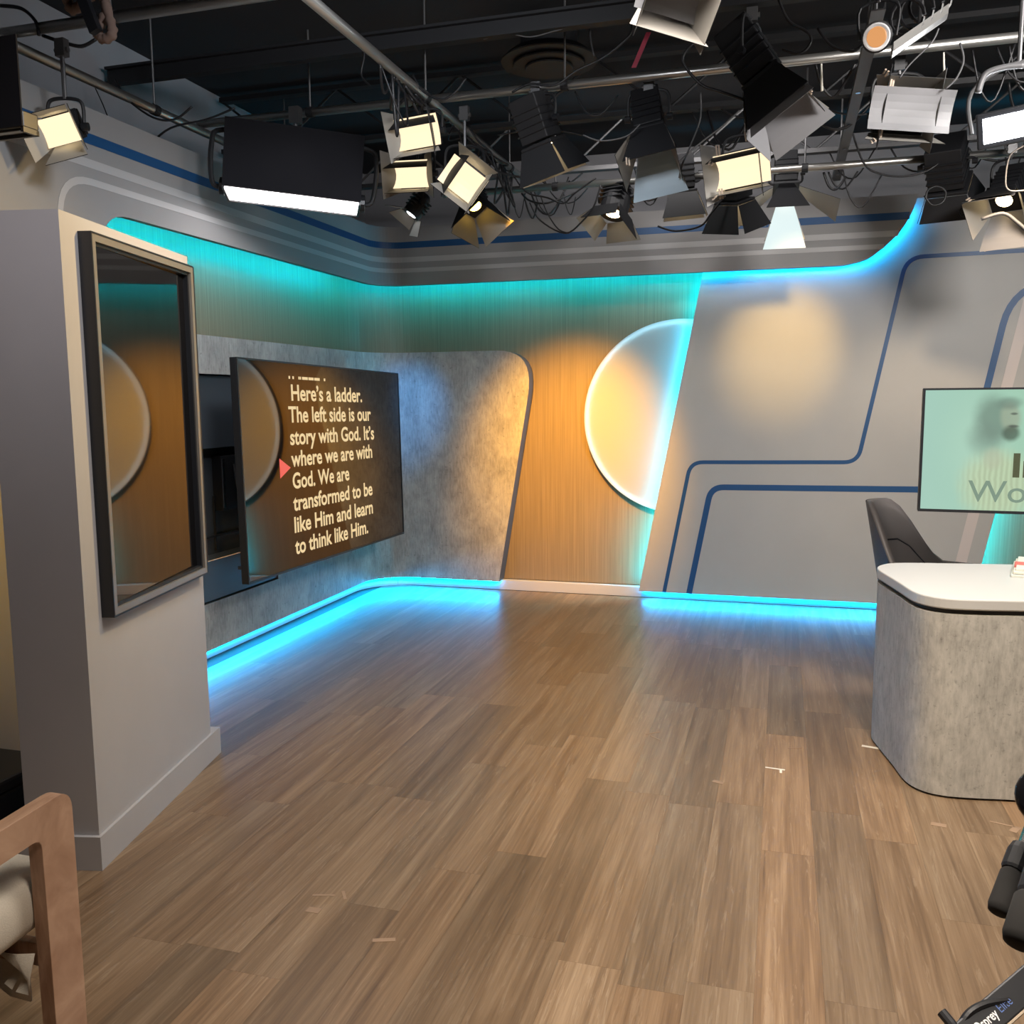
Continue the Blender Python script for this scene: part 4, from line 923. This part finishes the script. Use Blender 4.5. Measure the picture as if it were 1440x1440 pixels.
for k in range(60):
    Yp, zp = random.choice(((4.97, ZP-.031), (6.47, 3.099), (5.75, 3.338), (6.9, 3.318)))
    x0 = random.uniform(-2.0, 1.7); dx = random.uniform(.10, .5); dz = random.uniform(.06, .30); j = random.uniform(-.05, .05)
    if any(abs(o.location.x-x0-dx/2) < .16+dx/2 and abs(o.location.y-Yp) < .30 for o in lamps): continue
    pts = [V((x0, Yp, zp)), V((x0+dx*.25, Yp+j, zp-dz*.8)), V((x0+dx*.6, Yp+j*1.3, zp-dz)), V((x0+dx, Yp, zp-random.uniform(-.02, .05)))]
    o = MB().tube(smooth_pts(pts, 4), random.choice((.005, .006, .008)), 6).build('cable', 'cable_black', None, smooth=True, origin=pts[0])
    tag(o, f"black cable swag hanging behind the {zone(x0)} {'far' if Yp > 6.3 else 'near' if Yp < 5 else 'middle'} lamps", 'cable', 'black cable swags behind the lamps')
for k in range(26):
    y0 = random.uniform(3.9, 6.3); z0 = ZP-.080; dy = random.uniform(.08, .35); dz = random.uniform(.06, .32); j = random.uniform(-.07, .07)
    pts = [V((-1.86, y0, z0)), V((-1.86+j, y0+dy*.3, z0-dz*.8)), V((-1.86+j*1.4, y0+dy*.6, z0-dz)), V((-1.86, y0+dy, z0))]
    if any(abs(o.location.x+1.86) < .28 and abs(o.location.y-y0-dy/2) < .22+dy/2 for o in lamps): pts = [p+V((0, 0, (p.z-z0)*-.65)) for p in pts]
    o = MB().tube(smooth_pts(pts, 4), random.choice((.005, .006, .008)), 6).build('cable', 'cable_black', None, smooth=True, origin=pts[0])
    tag(o, f"black cable loop wrapped on the {'near' if y0 < 4.7 else 'middle' if y0 < 5.5 else 'far'} part of the receding pipe", 'cable', 'cable loops on the receding pipe')
strap = MB(); rows = []
for i in range(6):
    p = atY(912-4.2*i, 45+10*i, 4.9); rows.append([p+V((-.012, 0, 0)), p+V((.012, .004, 0)), p+V((.012, .007, 0)), p+V((-.012, .003, 0))])
tag(strap.loft(rows).build('strap', 'strap_red', None, origin=rows[0][0]), 'dark red strap hanging from the ceiling to the middle pipe', 'strap')
rope = thing('rope_bundle', atY(130, 30, 3.4), 'brown frayed rope bundle hanging over the near pipe', 'rope')
rp = [(92, -12), (97, 8), (104, 14), (118, 2), (140, -14), (150, 10), (143, 32), (137, 46), (146, 55), (158, 48), (155, 30), (148, 5)]
MB().tube(smooth_pts([atY(x, y, 3.40) for x, y in rp], 5), [.020+.004*sin(i*2.3) for i in range(56)], 8).build('rope', 'rope_brown', rope, smooth=True)
pb = MB(); a_, b_ = atY(112, -15, 3.36), atY(135, 45, 3.36); dd = (b_-a_).normalized(); obox(pb, (a_+b_)/2, dd, dd.cross(V((0, 1, 0))).normalized(), V((0, 1, 0)), (b_-a_).length, .045, .03); pb.build('black_bar', 'black_satin', rope)
for k, (qx, qy) in enumerate(((1155, 98), (1327, 82))):
    p = [atY(qx, qy-8, 4.95), atY(qx+1, qy+30, 4.93)]
    tag(MB().tube(p, [.004, .006], 6).build('zip_tie', 'tape_white', None, origin=p[0]), ('pale plastic tie tail hanging left of the grey strut', 'pale plastic tie tail hanging right of the par can')[k], 'tie', 'tie tails on the grid')

# labels that tell the look-alike cables apart by their order
words = 'first second third fourth fifth sixth seventh eighth ninth tenth eleventh twelfth thirteenth fourteenth fifteenth sixteenth'.split()
same = {}
for o in bpy.data.objects:
    if o.parent is None and o.get('category') == 'cable' and o.get('group'): same.setdefault(o['label'], []).append(o)
for lab, os_ in same.items():
    if len(os_) < 2: continue
    pipe_run = 'receding' in lab
    os_.sort(key=(lambda o: o.location.y) if pipe_run else (lambda o: (o.location-CAM).dot(r0)/(o.location-CAM).dot(r2)))
    for k, o in enumerate(os_): o['label'] = lab+', '+words[k]+(' from the camera' if pipe_run else ' from the left')
